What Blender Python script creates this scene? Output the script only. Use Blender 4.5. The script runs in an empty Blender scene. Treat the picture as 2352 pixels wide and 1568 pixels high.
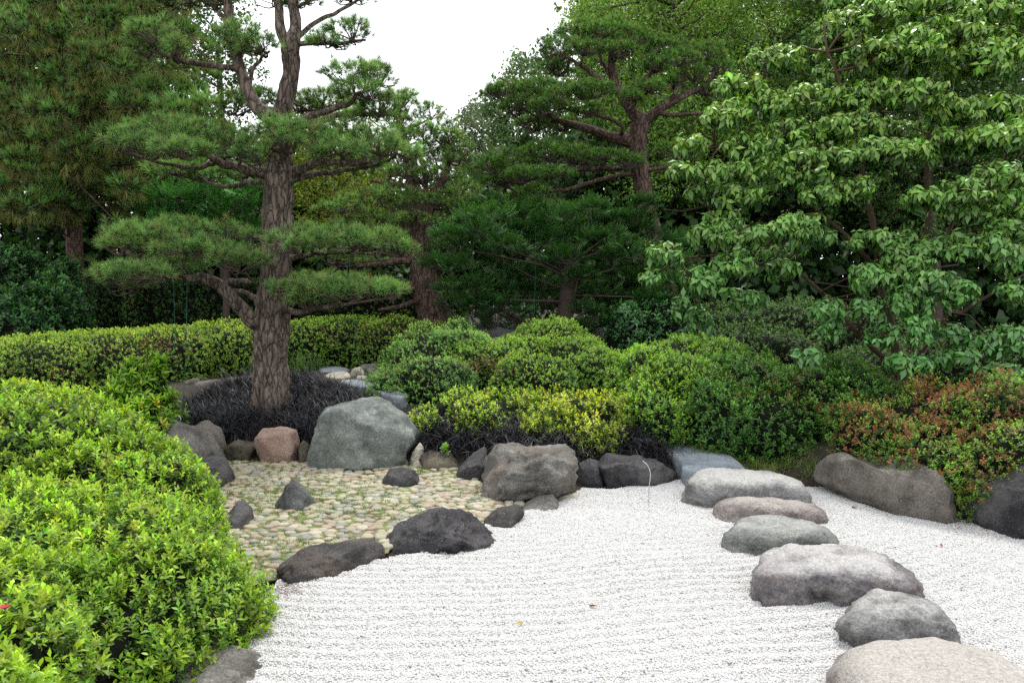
import bpy, math, random
import numpy as np
from mathutils import Vector, Matrix

rng = np.random.default_rng(11)
random.seed(11)
sc = bpy.context.scene
COL = sc.collection

# ------------------------------------------------------------------ camera
CAM_Z = 1.6
FPX = 1828.0                       # focal length in pixels of a 2352 px wide picture (28 mm lens)
PITCH = math.atan((784 - 640) / FPX)
cam = bpy.data.cameras.new('camera')
cam.sensor_width = 36.0
cam.lens = 36.0 * FPX / 2352.0
cam.clip_end = 500
camo = bpy.data.objects.new('camera', cam)
COL.objects.link(camo)
camo.location = (0, 0, CAM_Z)
camo.rotation_euler = (math.pi / 2 - PITCH, 0, 0)
sc.camera = camo

# ------------------------------------------------------------------ sky, sun, exposure
SUN_EL, SUN_AZ = math.radians(62), math.radians(25)   # soft light through thin cloud, high over the far side of the garden
w = bpy.data.worlds.new('World'); sc.world = w; w.use_nodes = True
wt = w.node_tree; wt.nodes.clear()
sky = wt.nodes.new('ShaderNodeTexSky'); sky.sky_type = 'NISHITA'; sky.sun_disc = False
sky.sun_elevation = SUN_EL; sky.sun_rotation = SUN_AZ
hs = wt.nodes.new('ShaderNodeHueSaturation'); hs.inputs['Saturation'].default_value = 0.35
mxw = wt.nodes.new('ShaderNodeMix'); mxw.data_type = 'RGBA'; mxw.inputs[0].default_value = 0.8
mxw.inputs[7].default_value = (9.6, 9.8, 10.1, 1)      # even white cloud cover
bg = wt.nodes.new('ShaderNodeBackground'); bg.inputs[1].default_value = 0.1
wo = wt.nodes.new('ShaderNodeOutputWorld')
wt.links.new(sky.outputs[0], hs.inputs['Color']); wt.links.new(hs.outputs[0], mxw.inputs[6])
wt.links.new(mxw.outputs[2], bg.inputs[0]); wt.links.new(bg.outputs[0], wo.inputs[0])
sl = bpy.data.lights.new('sun', 'SUN'); sl.energy = 1.5; sl.angle = math.radians(14); sl.color = (1, .97, .91)
so = bpy.data.objects.new('sun', sl); COL.objects.link(so)
sd = Vector((math.sin(SUN_AZ) * math.cos(SUN_EL), math.cos(SUN_AZ) * math.cos(SUN_EL), math.sin(SUN_EL)))
so.rotation_euler = (-sd).to_track_quat('-Z', 'Y').to_euler()
sc.view_settings.view_transform = 'Standard'
sc.view_settings.look = 'None'
sc.view_settings.exposure = 1.1
sc.view_settings.gamma = 1.0
cy = sc.cycles
cy.max_bounces = 6; cy.diffuse_bounces = 2; cy.glossy_bounces = 2; cy.transmission_bounces = 4
cy.caustics_reflective = False; cy.caustics_refractive = False
cy.use_denoising = False
try:
    cy.denoiser = 'OPENIMAGEDENOISE'; cy.denoising_input_passes = 'RGB_ALBEDO_NORMAL'; cy.denoising_prefilter = 'ACCURATE'
except Exception: pass

# ------------------------------------------------------------------ helpers
def ray(U, V):
    xc, yc = (U - 1176) / FPX, (784 - V) / FPX
    return np.array([xc, math.cos(PITCH) + yc * math.sin(PITCH), -math.sin(PITCH) + yc * math.cos(PITCH)])
def at(U, V, Y):
    d = ray(U, V); t = Y / d[1]
    return np.array([d[0] * t, Y, CAM_Z + d[2] * t])
def gp(U, V, z=0.0):
    d = ray(U, V); t = (z - CAM_Z) / d[2]
    return np.array([d[0] * t, d[1] * t, z])
def mpp(Y): return Y / FPX
def in_frame(P, mu=260, mv=200):
    """points in the picture or within a step of it"""
    d = P - np.array([0, 0, CAM_Z]); f = d[:, 1] * math.cos(PITCH) - d[:, 2] * math.sin(PITCH); u = d[:, 1] * math.sin(PITCH) + d[:, 2] * math.cos(PITCH); f = np.maximum(f, 1e-3)
    U, V = 1176 + FPX * d[:, 0] / f, 784 - FPX * u / f
    return (U > -mu) & (U < 2352 + mu * 1.4) & (V > -mv) & (V < 1568 + mv)

def hash3(ix, iy, iz, seed):
    n = (ix * 374761393 + iy * 668265263 + iz * 2147483647 % 4294967291 + seed * 1274126177) & 0xFFFFFFFF
    n = ((n ^ (n >> 13)) * 1274126177) & 0xFFFFFFFF
    n = (n ^ (n >> 16)) & 0xFFFFFFFF
    return n.astype(np.float64) / 4294967295.0
def vnoise(P, seed=0):
    P = np.asarray(P, float)
    i = np.floor(P).astype(np.int64); f = P - i; f = f * f * (3 - 2 * f)
    out = 0
    for dx in (0, 1):
        for dy in (0, 1):
            for dz in (0, 1):
                wgt = (f[:, 0] if dx else 1 - f[:, 0]) * (f[:, 1] if dy else 1 - f[:, 1]) * (f[:, 2] if dz else 1 - f[:, 2])
                out = out + wgt * hash3(i[:, 0] + dx, i[:, 1] + dy, i[:, 2] + dz, seed)
    return out * 2 - 1
def fbm(P, octaves=4, seed=0, gain=.5):
    P = np.asarray(P, float); a = 1.0; s = 0; 
    for o in range(octaves):
        s = s + a * vnoise(P * (2.03 ** o) + 17.3 * o, seed + o * 7); a *= gain
    return s

def link(o, parent=None):
    COL.objects.link(o)
    if parent is not None: o.parent = parent
    return o
def tag(o, label=None, cat=None, group=None, kind=None):
    if label: o['label'] = label
    if cat: o['category'] = cat
    if group: o['group'] = group
    if kind: o['kind'] = kind
    return o
def empty(name, loc=(0, 0, 0)):
    o = bpy.data.objects.new(name, None); o.empty_display_size = .1
    o.location = tuple(loc); return link(o)
def mesh_np(name, V, F, C=None, smooth=False):
    V = np.ascontiguousarray(V, dtype=np.float32); F = np.ascontiguousarray(F, dtype=np.int32)
    me = bpy.data.meshes.new(name); k = F.shape[1]
    me.vertices.add(len(V)); me.vertices.foreach_set('co', V.ravel())
    me.loops.add(F.size); me.loops.foreach_set('vertex_index', F.ravel())
    me.polygons.add(len(F)); me.polygons.foreach_set('loop_start', np.arange(0, F.size, k, dtype=np.int32))
    if smooth: me.polygons.foreach_set('use_smooth', np.ones(len(F), dtype=bool))
    if C is not None:
        a = me.attributes.new('Col', 'FLOAT_COLOR', 'POINT')
        c4 = np.ones((len(V), 4), dtype=np.float32); c4[:, :3] = C
        a.data.foreach_set('color', c4.ravel())
    me.update(calc_edges=True)
    return me
def world_org(o):
    p = np.zeros(3)
    while o is not None: p = p + np.array(o.location); o = o.parent
    return p
def mesh_obj(name, V, F, mat, parent=None, C=None, smooth=False, origin=None):
    V = np.asarray(V, float)
    org = np.zeros(3) if origin is None else np.asarray(origin, float)
    pl = np.zeros(3) if parent is None else world_org(parent)
    me = mesh_np(name, V - (org if parent is None else pl), F, C, smooth)
    me.materials.append(mat)
    o = bpy.data.objects.new(name, me)
    if parent is None: o.location = tuple(org)
    return link(o, parent)
class Acc:
    def __init__(s): s.V = []; s.F = []; s.C = []; s.n = 0
    def add(s, V, F, C):
        if len(V) == 0: return
        s.V.append(V); s.F.append(np.asarray(F) + s.n); s.n += len(V)
        C = np.asarray(C, float)
        s.C.append(np.broadcast_to(C, (len(V), 3)))
    def ok(s): return s.n > 0
    def build(s, name, mat, parent=None, smooth=False, origin=None):
        return mesh_obj(name, np.concatenate(s.V), np.concatenate(s.F), mat, parent, np.concatenate(s.C), smooth, origin)
def unit(a): return a / np.maximum(np.linalg.norm(a, axis=-1, keepdims=True), 1e-9)
def frames(axis, roll):
    axis = unit(axis)
    ref = np.where(np.abs(axis[:, 2:3]) < .9, np.array([[0, 0, 1.]]), np.array([[1., 0, 0]]))
    X = unit(np.cross(ref, axis)); Y = np.cross(axis, X)
    c, s = np.cos(roll)[:, None], np.sin(roll)[:, None]
    return np.stack([X * c + Y * s, Y * c - X * s, axis], axis=2)
def scatter(acc, temps, pos, axis, scale, tA, tB, roll=None):
    """Copies of leaf templates; tA = colour at t=0 (old leaf, base), tB = colour at t=1 (young tip)."""
    m = len(pos)
    if m == 0: return
    if roll is None: roll = rng.uniform(0, 2 * math.pi, m)
    Fm = frames(axis, roll); which = rng.integers(0, len(temps), m)
    scale = np.broadcast_to(scale, (m,))
    for k, T in enumerate(temps):
        s = which == k
        if not s.any(): continue
        V = np.einsum('mij,nj->mni', Fm[s] * scale[s][:, None, None], T['v']) + pos[s][:, None, :]
        C = tA[s][:, None, :] * (1 - T['t'])[None, :, None] + tB[s][:, None, :] * T['t'][None, :, None]
        n = len(T['v']); F = (T['f'][None] + (np.arange(s.sum()) * n)[:, None, None]).reshape(-1, 3)
        acc.add(V.reshape(-1, 3), F, C.reshape(-1, 3))
def tints(m, base, var=.18, hue=.10):
    base = np.asarray(base, float)
    v = np.exp(rng.normal(0, var, (m, 1))); h = np.exp(rng.normal(0, hue, (m, 3)))
    return base * v * h

# ------------------------------------------------------------------ materials
def new_mat(name):
    m = bpy.data.materials.new(name); m.use_nodes = True
    nt = m.node_tree; nt.nodes.clear()
    out = nt.nodes.new('ShaderNodeOutputMaterial')
    return m, nt, out
def leaf_mat(name, rough=.45, trans=.28, spec=.4):
    m, nt, out = new_mat(name)
    a = nt.nodes.new('ShaderNodeAttribute'); a.attribute_name = 'Col'
    p = nt.nodes.new('ShaderNodeBsdfPrincipled')
    p.inputs['Roughness'].default_value = rough; p.inputs['Specular IOR Level'].default_value = spec
    nt.links.new(a.outputs['Color'], p.inputs['Base Color'])
    if trans > 0:
        t = nt.nodes.new('ShaderNodeBsdfTranslucent')
        g = nt.nodes.new('ShaderNodeMix'); g.data_type = 'RGBA'; g.blend_type = 'MULTIPLY'; g.inputs[0].default_value = 1
        g.inputs[7].default_value = (1.25, 1.25, .6, 1)
        nt.links.new(a.outputs['Color'], g.inputs[6]); nt.links.new(g.outputs[2], t.inputs[0])
        mx = nt.nodes.new('ShaderNodeMixShader'); mx.inputs[0].default_value = trans
        nt.links.new(p.outputs[0], mx.inputs[1]); nt.links.new(t.outputs[0], mx.inputs[2]); nt.links.new(mx.outputs[0], out.inputs[0])
    else: nt.links.new(p.outputs[0], out.inputs[0])
    return m
def N(nt, typ, **kw):
    n = nt.nodes.new(typ)
    for k, v in kw.items():
        if k.startswith('_'): setattr(n, k[1:], v)
        else: n.inputs[k].default_value = v
    return n
def ramp(nt, src, stops, interp='LINEAR'):
    r = nt.nodes.new('ShaderNodeValToRGB'); e = r.color_ramp; e.interpolation = interp
    while len(e.elements) < len(stops): e.elements.new(.5)
    for el, (p, c) in zip(e.elements, stops): el.position = p; el.color = (*c, 1) if len(c) == 3 else c
    nt.links.new(src, r.inputs[0]); return r.outputs[0]
def mixc(nt, fac, a, b, mode='MIX'):
    g = nt.nodes.new('ShaderNodeMix'); g.data_type = 'RGBA'; g.blend_type = mode
    for s, i in ((fac, 0), (a, 6), (b, 7)):
        if isinstance(s, (int, float)): g.inputs[i].default_value = s
        elif isinstance(s, tuple): g.inputs[i].default_value = (*s, 1)
        else: nt.links.new(s, g.inputs[i])
    return g.outputs[2]
def rock_mat(name, dark, light, worn=None, worn_lit_z=.11, speck=None, lichen=None, lichen_amt=.0, rough=.85, scale=1.0, streak=0.0, bump=.5, warm=None, warm_amt=0.0):
    m, nt, out = new_mat(name)
    tc = nt.nodes.new('ShaderNodeTexCoord')
    mp = N(nt, 'ShaderNodeMapping'); nt.links.new(tc.outputs['Object'], mp.inputs[0])
    mp.inputs['Scale'].default_value = (scale, scale, scale)
    oi = nt.nodes.new('ShaderNodeObjectInfo')
    ad = N(nt, 'ShaderNodeVectorMath', _operation='ADD'); nt.links.new(mp.outputs[0], ad.inputs[0])
    cm = N(nt, 'ShaderNodeVectorMath', _operation='SCALE'); cm.inputs[3].default_value = 37.0
    cx = nt.nodes.new('ShaderNodeCombineXYZ')
    for i in range(3): nt.links.new(oi.outputs['Random'], cx.inputs[i])
    nt.links.new(cx.outputs[0], cm.inputs[0]); nt.links.new(cm.outputs[0], ad.inputs[1])
    co = ad.outputs[0]
    n1 = N(nt, 'ShaderNodeTexNoise', Scale=4.5, Detail=7, Roughness=.62); nt.links.new(co, n1.inputs['Vector'])
    col = ramp(nt, n1.outputs[0], [(.36, dark), (.66, light)])
    n2 = N(nt, 'ShaderNodeTexNoise', Scale=75, Detail=6, Roughness=.8); nt.links.new(co, n2.inputs['Vector'])
    mott = ramp(nt, n2.outputs[0], [(.36, (.42, .42, .42)), (.5, (1, 1, 1)), (.66, (1.65, 1.65, 1.62))])
    col = mixc(nt, .85, col, mott, 'MULTIPLY')
    if warm is not None:
        n5 = N(nt, 'ShaderNodeTexNoise', Scale=2.6, Detail=6, Roughness=.65); nt.links.new(co, n5.inputs['Vector'])
        f = ramp(nt, n5.outputs[0], [(.5, (0, 0, 0)), (.64, (warm_amt,) * 3)])
        col = mixc(nt, f, col, warm)
    if lichen is not None:
        n3 = N(nt, 'ShaderNodeTexNoise', Scale=9, Detail=8, Roughness=.7); nt.links.new(co, n3.inputs['Vector'])
        f = ramp(nt, n3.outputs[0], [(.56, (0, 0, 0)), (.66, (lichen_amt,) * 3)])
        col = mixc(nt, f, col, lichen)
    if speck is not None:
        v = N(nt, 'ShaderNodeTexVoronoi', Scale=55); nt.links.new(co, v.inputs['Vector'])
        f = ramp(nt, v.outputs[0], [(.0, (.8,) * 3), (.16, (.5,) * 3), (.24, (0, 0, 0))])
        n6 = N(nt, 'ShaderNodeTexNoise', Scale=7, Detail=3); nt.links.new(co, n6.inputs['Vector'])
        f2 = ramp(nt, n6.outputs[0], [(.45, (0, 0, 0)), (.6, (1, 1, 1))])
        ff = mixc(nt, 1.0, f, f2, 'MULTIPLY')
        col = mixc(nt, ff, col, speck)
    if worn is not None:      # tops worn pale by feet, painted lighter still as if lit from above
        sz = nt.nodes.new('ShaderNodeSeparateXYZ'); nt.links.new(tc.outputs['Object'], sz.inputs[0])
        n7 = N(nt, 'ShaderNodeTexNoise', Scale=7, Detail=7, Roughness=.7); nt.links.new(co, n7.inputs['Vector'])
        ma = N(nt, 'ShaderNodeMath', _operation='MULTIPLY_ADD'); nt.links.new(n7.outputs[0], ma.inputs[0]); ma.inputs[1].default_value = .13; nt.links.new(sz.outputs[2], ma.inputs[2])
        f = ramp(nt, ma.outputs[0], [(worn_lit_z + .035, (0, 0, 0)), (worn_lit_z + .085, (.9,) * 3)])
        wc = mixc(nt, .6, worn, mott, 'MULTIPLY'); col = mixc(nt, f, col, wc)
    p = N(nt, 'ShaderNodeBsdfPrincipled', Roughness=rough); p.inputs['Specular IOR Level'].default_value = .3
    nt.links.new(col, p.inputs['Base Color'])
    n4 = N(nt, 'ShaderNodeTexNoise', Scale=22, Detail=9, Roughness=.68); 
    if streak:
        mp2 = N(nt, 'ShaderNodeMapping'); mp2.inputs['Scale'].default_value = (1, .35, 1.8); mp2.inputs['Rotation'].default_value = (0, .3, streak)
        nt.links.new(co, mp2.inputs[0]); nt.links.new(mp2.outputs[0], n4.inputs['Vector'])
    else: nt.links.new(co, n4.inputs['Vector'])
    b = N(nt, 'ShaderNodeBump', Strength=bump, Distance=.055); nt.links.new(n4.outputs[0], b.inputs['Height'])
    b2 = N(nt, 'ShaderNodeBump', Strength=bump * .8, Distance=.008); nt.links.new(n2.outputs[0], b2.inputs['Height'])
    nt.links.new(b.outputs[0], b2.inputs['Normal']); nt.links.new(b2.outputs[0], p.inputs['Normal'])
    nt.links.new(p.outputs[0], out.inputs[0])
    return m
def bark_mat(name, dark, light, plate, sc_=(1, 1, .28)):
    m, nt, out = new_mat(name)
    tc = nt.nodes.new('ShaderNodeTexCoord')
    mp = N(nt, 'ShaderNodeMapping'); mp.inputs['Scale'].default_value = sc_
    nt.links.new(tc.outputs['Object'], mp.inputs[0])
    nz = N(nt, 'ShaderNodeTexNoise', Scale=9, Detail=5, Roughness=.6); nt.links.new(mp.outputs[0], nz.inputs['Vector'])
    wv = mixc(nt, .12, mp.outputs[0], nz.outputs[1])
    v = N(nt, 'ShaderNodeTexVoronoi', Scale=22); v.feature = 'DISTANCE_TO_EDGE'; nt.links.new(wv, v.inputs['Vector'])
    n2 = N(nt, 'ShaderNodeTexNoise', Scale=26, Detail=6, Roughness=.7); nt.links.new(mp.outputs[0], n2.inputs['Vector'])
    n3 = N(nt, 'ShaderNodeTexNoise', Scale=5, Detail=3); nt.links.new(mp.outputs[0], n3.inputs['Vector'])
    base = ramp(nt, n2.outputs[0], [(.32, dark), (.55, light), (.72, plate)])
    base = mixc(nt, ramp(nt, n3.outputs[0], [(.4, (0, 0, 0)), (.65, (.45,) * 3)]), base, plate)
    crack = ramp(nt, v.outputs[0], [(.0, (.25, .22, .2)), (.09, (1, 1, 1))])
    col = mixc(nt, .9, base, crack, 'MULTIPLY')
    p = N(nt, 'ShaderNodeBsdfPrincipled', Roughness=.9); p.inputs['Specular IOR Level'].default_value = .2
    nt.links.new(col, p.inputs['Base Color'])
    hgt = ramp(nt, v.outputs[0], [(0, (0, 0, 0)), (.14, (.8,) * 3), (.4, (1, 1, 1))])
    b = N(nt, 'ShaderNodeBump', Strength=.9, Distance=.02); nt.links.new(hgt, b.inputs['Height'])
    b2 = N(nt, 'ShaderNodeBump', Strength=.6, Distance=.01); nt.links.new(n2.outputs[0], b2.inputs['Height']); nt.links.new(b.outputs[0], b2.inputs['Normal'])
    nt.links.new(b2.outputs[0], p.inputs['Normal']); nt.links.new(p.outputs[0], out.inputs[0])
    return m
def plain_mat(name, c, rough=.7, metal=0.0):
    m, nt, out = new_mat(name)
    tc = nt.nodes.new('ShaderNodeTexCoord')
    n = N(nt, 'ShaderNodeTexNoise', Scale=30, Detail=4); nt.links.new(tc.outputs['Object'], n.inputs['Vector'])
    col = ramp(nt, n.outputs[0], [(.3, tuple(x * .75 for x in c)), (.7, tuple(min(1, x * 1.2) for x in c))])
    p = N(nt, 'ShaderNodeBsdfPrincipled', Roughness=rough, Metallic=metal); p.inputs['Specular IOR Level'].default_value = .15; nt.links.new(col, p.inputs['Base Color'])
    nt.links.new(p.outputs[0], out.inputs[0]); return m

M_LEAF = leaf_mat('azalea_leaf', .42, .30, .3)
M_LEAF_FINE = leaf_mat('fine_leaf', .5, .26, .2)
M_GLOSS = leaf_mat('glossy_leaf', .38, .24, .55)
M_NEEDLE = leaf_mat('pine_needle', .55, .28, .15)
M_GRASS = leaf_mat('grass_blade', .4, .2, .4)
M_MONDO = leaf_mat('black_grass_blade', .45, .0, .2)
M_CORE = plain_mat('inner_light_block', (.005, .006, .003), 1.0)  # near-black, so the added cores read as dark shade
M_BARK = bark_mat('pine_bark', (.04, .031, .026), (.15, .115, .095), (.29, .235, .195))
M_BARK_RED = bark_mat('red_bark', (.045, .028, .023), (.115, .073, .058), (.19, .135, .11))
M_TWIG = plain_mat('twig_bark', (.075, .056, .047), .9)
M_STEM = plain_mat('brown_stem', (.075, .052, .032), .8)

# ------------------------------------------------------------------ ground
EX = [-12, -3.2, -2.5, -1.6, -.5, .1, .5, 1.3, 2.3, 2.7, 2.95, 3.3, 4.2, 9]
EY = [6.9, 6.9, 6.95, 6.9, 6.6, 6.35, 6.2, 6.35, 6.2, 5.5, 5.1, 4.75, 4.0, 3.2]
def sstep(a, b, x):
    t = np.clip((x - a) / (b - a), 0, 1); return t * t * (3 - 2 * t)
def ground_h(x, y):
    x = np.asarray(x, float); y = np.asarray(y, float)
    t = y - np.interp(x, EX, EY)
    h = sstep(0, .5, t) * .24 + sstep(.5, 2.2, t) * .17
    h = h * (1 - .62 * np.exp(-((x - 1.75) / .5) ** 2) * (1 - sstep(1.2, 2.5, t)))
    return h - .02
def soil_mat():
    m, nt, out = new_mat('garden_soil')
    tc = nt.nodes.new('ShaderNodeTexCoord')
    n = N(nt, 'ShaderNodeTexNoise', Scale=40, Detail=8, Roughness=.7); nt.links.new(tc.outputs['Object'], n.inputs['Vector'])
    n2 = N(nt, 'ShaderNodeTexNoise', Scale=1.6, Detail=4); nt.links.new(tc.outputs['Object'], n2.inputs['Vector'])
    c = ramp(nt, n.outputs[0], [(.3, (.010, .007, .005)), (.6, (.032, .021, .014)), (.8, (.07, .046, .03))])
    c = mixc(nt, ramp(nt, n2.outputs[0], [(.5, (0, 0, 0)), (.65, (.5,) * 3)]), c, (.035, .05, .015))
    p = N(nt, 'ShaderNodeBsdfPrincipled', Roughness=.95); nt.links.new(c, p.inputs['Base Color'])
    b = N(nt, 'ShaderNodeBump', Strength=.7, Distance=.03); nt.links.new(n.outputs[0], b.inputs['Height']); nt.links.new(b.outputs[0], p.inputs['Normal'])
    nt.links.new(p.outputs[0], out.inputs[0]); return m
def grid(xs, ys, zf):
    X, Y = np.meshgrid(xs, ys, indexing='ij'); x, y = X.ravel(), Y.ravel()
    V = np.stack([x, y, zf(x, y)], 1); nx, ny = len(xs), len(ys)
    i, j = np.meshgrid(np.arange(nx - 1), np.arange(ny - 1), indexing='ij'); a = (i * ny + j).ravel()
    return V, np.stack([a, a + ny, a + ny + 1, a + 1], 1)
xs = np.concatenate([[-300, -120, -50, -25], np.linspace(-14, 14, 110), [25, 50, 120, 300]])
ys = np.concatenate([[-200, -60, -15, -3], np.linspace(0, 18, 100), [22, 30, 50, 120, 400]])
V, F = grid(xs, ys, ground_h)
tag(mesh_obj('ground', V, F, soil_mat(), smooth=True), 'dark garden soil under the shrubs and trees', None, None, 'structure')

def in_poly(x, y, poly):
    x = np.asarray(x); y = np.asarray(y); ins = np.zeros(x.shape, bool); n = len(poly)
    for i in range(n):
        x1, y1 = poly[i][:2]; x2, y2 = poly[(i + 1) % n][:2]
        c = ((y1 > y) != (y2 > y)) & (x < (x2 - x1) * (y - y1) / (y2 - y1 + 1e-12) + x1)
        ins ^= c
    return ins

# white gravel court: outline on the ground, then a raked bed with loose pebbles on it
GRAVEL = [tuple(gp(u, v)[:2]) for u, v in [(330, 1700), (560, 1520), (600, 1400), (640, 1340), (800, 1300), (1000, 1265), (1080, 1225), (1150, 1195), (1290, 1155), (1340, 1125),
          (1400, 1130), (1560, 1105), (1860, 1120), (1900, 1120), (2000, 1140), (2120, 1190), (2230, 1200), (2380, 1250), (2600, 1300), (2900, 1370), (3300, 1480), (3300, 1750), (1300, 1750)]]
def gravel_h(x, y):
    r = np.sin((np.hypot(x + .4, y - 9.2) + .035 * np.sin(x * 2.3) + .02 * np.sin(x * 5.1 + y)) * 2 * math.pi / .092) * .0048 * sstep(5.3, 4.0, y)
    P = np.stack([x, y, 0 * x], 1)
    return .012 + r + .008 * vnoise(P * 2.2, 3) + .006 * vnoise(P * 7, 5)
M_GBED, nt, out = new_mat('gravel_bed')
tc = nt.nodes.new('ShaderNodeTexCoord')
vo = N(nt, 'ShaderNodeTexVoronoi', Scale=130); nt.links.new(tc.outputs['Object'], vo.inputs['Vector'])
cc = ramp(nt, vo.outputs[0], [(.0, (.5, .497, .49)), (.45, (.46, .455, .445)), (.7, (.38, .375, .36))])
p = N(nt, 'ShaderNodeBsdfPrincipled', Roughness=.8); nt.links.new(cc, p.inputs['Base Color'])
b = N(nt, 'ShaderNodeBump', Strength=.6, Distance=.006); b.invert = True; nt.links.new(vo.outputs[0], b.inputs['Height']); nt.links.new(b.outputs[0], p.inputs['Normal'])
nt.links.new(p.outputs[0], out.inputs[0])
V, F = grid(np.linspace(-1.8, 5.8, 230), np.linspace(2.5, 6.5, 260), lambda x, y: gravel_h(x, y) + .0005)
cen = V[F].mean(1); F = F[in_poly(cen[:, 0], cen[:, 1], GRAVEL)]
used, inv = np.unique(F.ravel(), return_inverse=True)
gb = mesh_obj('gravel_court', V[used], inv.reshape(-1, 4), M_GBED, smooth=True)
tag(gb, 'raked white gravel court with shallow lines', None, None, 'structure')
def pebbles(sp):
    gx, gy = np.meshgrid(np.arange(-1.7, 5.6, sp), np.arange(2.75, 6.45, sp * .87), indexing='ij')
    gx = gx + (np.arange(gx.shape[1]) % 2)[None] * sp * .5
    x = (gx + rng.uniform(-.33, .33, gx.shape) * sp).ravel(); y = (gy + rng.uniform(-.33, .33, gx.shape) * sp).ravel()
    P = np.stack([x, y, gravel_h(x, y) + rng.uniform(-.002, .003, len(x))], 1)
    k = in_poly(x, y, GRAVEL) & (in_frame(P, 170, 40) | ((x > 1.5) & in_frame(P, 420, 10)))
    return P[k]
P = pebbles(.0086)
me = bpy.data.meshes.new('gravel'); me.vertices.add(len(P)); me.vertices.foreach_set('co', P.astype(np.float32).ravel())
for nm, typ, dat, key in (('psc', 'FLOAT_VECTOR', (rng.lognormal(0, .16, (len(P), 1)) * rng.uniform(.8, 1.2, (len(P), 3)) * np.array([[1, 1, .72]])), 'vector'),
                          ('prot', 'FLOAT_VECTOR', rng.uniform(-.5, .5, (len(P), 3)) * np.array([[1, 1, 6.28]]), 'vector')):
    a = me.attributes.new(nm, typ, 'POINT'); a.data.foreach_set(key, dat.astype(np.float32).ravel())
M_PEB, nt, out = new_mat('white_pebble')
oi = nt.nodes.new('ShaderNodeObjectInfo')
cc = ramp(nt, oi.outputs['Random'], [(0, (.51, .507, .50)), (.66, (.48, .477, .467)), (.86, (.46, .448, .425)), (.955, (.40, .38, .345)), (.984, (.3, .29, .28)), (.995, (.13, .13, .14))])
p = N(nt, 'ShaderNodeBsdfPrincipled', Roughness=.6); nt.links.new(cc, p.inputs['Base Color']); nt.links.new(p.outputs[0], out.inputs[0])
go = link(bpy.data.objects.new('gravel', me)); tag(go, 'loose white rounded pebbles covering the raked court', 'gravel', None, 'stuff')
ng = bpy.data.node_groups.new('pebble_scatter', 'GeometryNodeTree')
ng.interface.new_socket('Geometry', in_out='INPUT', socket_type='NodeSocketGeometry'); ng.interface.new_socket('Geometry', in_out='OUTPUT', socket_type='NodeSocketGeometry')
gi, gout = ng.nodes.new('NodeGroupInput'), ng.nodes.new('NodeGroupOutput')
ico = ng.nodes.new('GeometryNodeMeshIcoSphere'); ico.inputs['Radius'].default_value = .0056; ico.inputs['Subdivisions'].default_value = 1
ss = ng.nodes.new('GeometryNodeSetShadeSmooth'); sm = ng.nodes.new('GeometryNodeSetMaterial'); sm.inputs['Material'].default_value = M_PEB
iop = ng.nodes.new('GeometryNodeInstanceOnPoints')
a1 = ng.nodes.new('GeometryNodeInputNamedAttribute'); a1.data_type = 'FLOAT_VECTOR'; a1.inputs[0].default_value = 'psc'
a2 = ng.nodes.new('GeometryNodeInputNamedAttribute'); a2.data_type = 'FLOAT_VECTOR'; a2.inputs[0].default_value = 'prot'
L = ng.links.new
L(ico.outputs['Mesh'], ss.inputs[0]); L(ss.outputs[0], sm.inputs[0]); L(sm.outputs[0], iop.inputs['Instance'])
L(gi.outputs[0], iop.inputs['Points']); L(a1.outputs[0], iop.inputs['Scale']); L(a2.outputs[0], iop.inputs['Rotation']); L(iop.outputs[0], gout.inputs[0])
md = go.modifiers.new('scatter', 'NODES'); md.node_group = ng

# ------------------------------------------------------------------ rocks
_ico = {}
def icosphere(sub):
    if sub not in _ico:
        import bmesh
        bm = bmesh.new(); bmesh.ops.create_icosphere(bm, subdivisions=sub, radius=1)
        V = np.array([v.co[:] for v in bm.verts]); F = np.array([[v.index for v in f.verts] for f in bm.faces]); bm.free()
        _ico[sub] = (V, F)
    return _ico[sub]
def radial(poly):
    """polar radius function of a star-shaped outline: (centre, f(theta))"""
    P = np.array(poly, float); Q = []
    for i in range(len(P)):
        a, b = P[i], P[(i + 1) % len(P)]
        for t in np.linspace(0, 1, 12, endpoint=False): Q.append(a * (1 - t) + b * t)
    Q = np.array(Q); c = (Q.min(0) + Q.max(0)) / 2
    d = Q - c; th = np.arctan2(d[:, 1], d[:, 0]); r = np.hypot(d[:, 0], d[:, 1]); o = np.argsort(th)
    th, r = th[o], r[o]
    th = np.concatenate([th - 2 * math.pi, th, th + 2 * math.pi]); r = np.concatenate([r, r, r])
    return c, (lambda t: np.interp(t, th, r))
ROCKS = []
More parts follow.
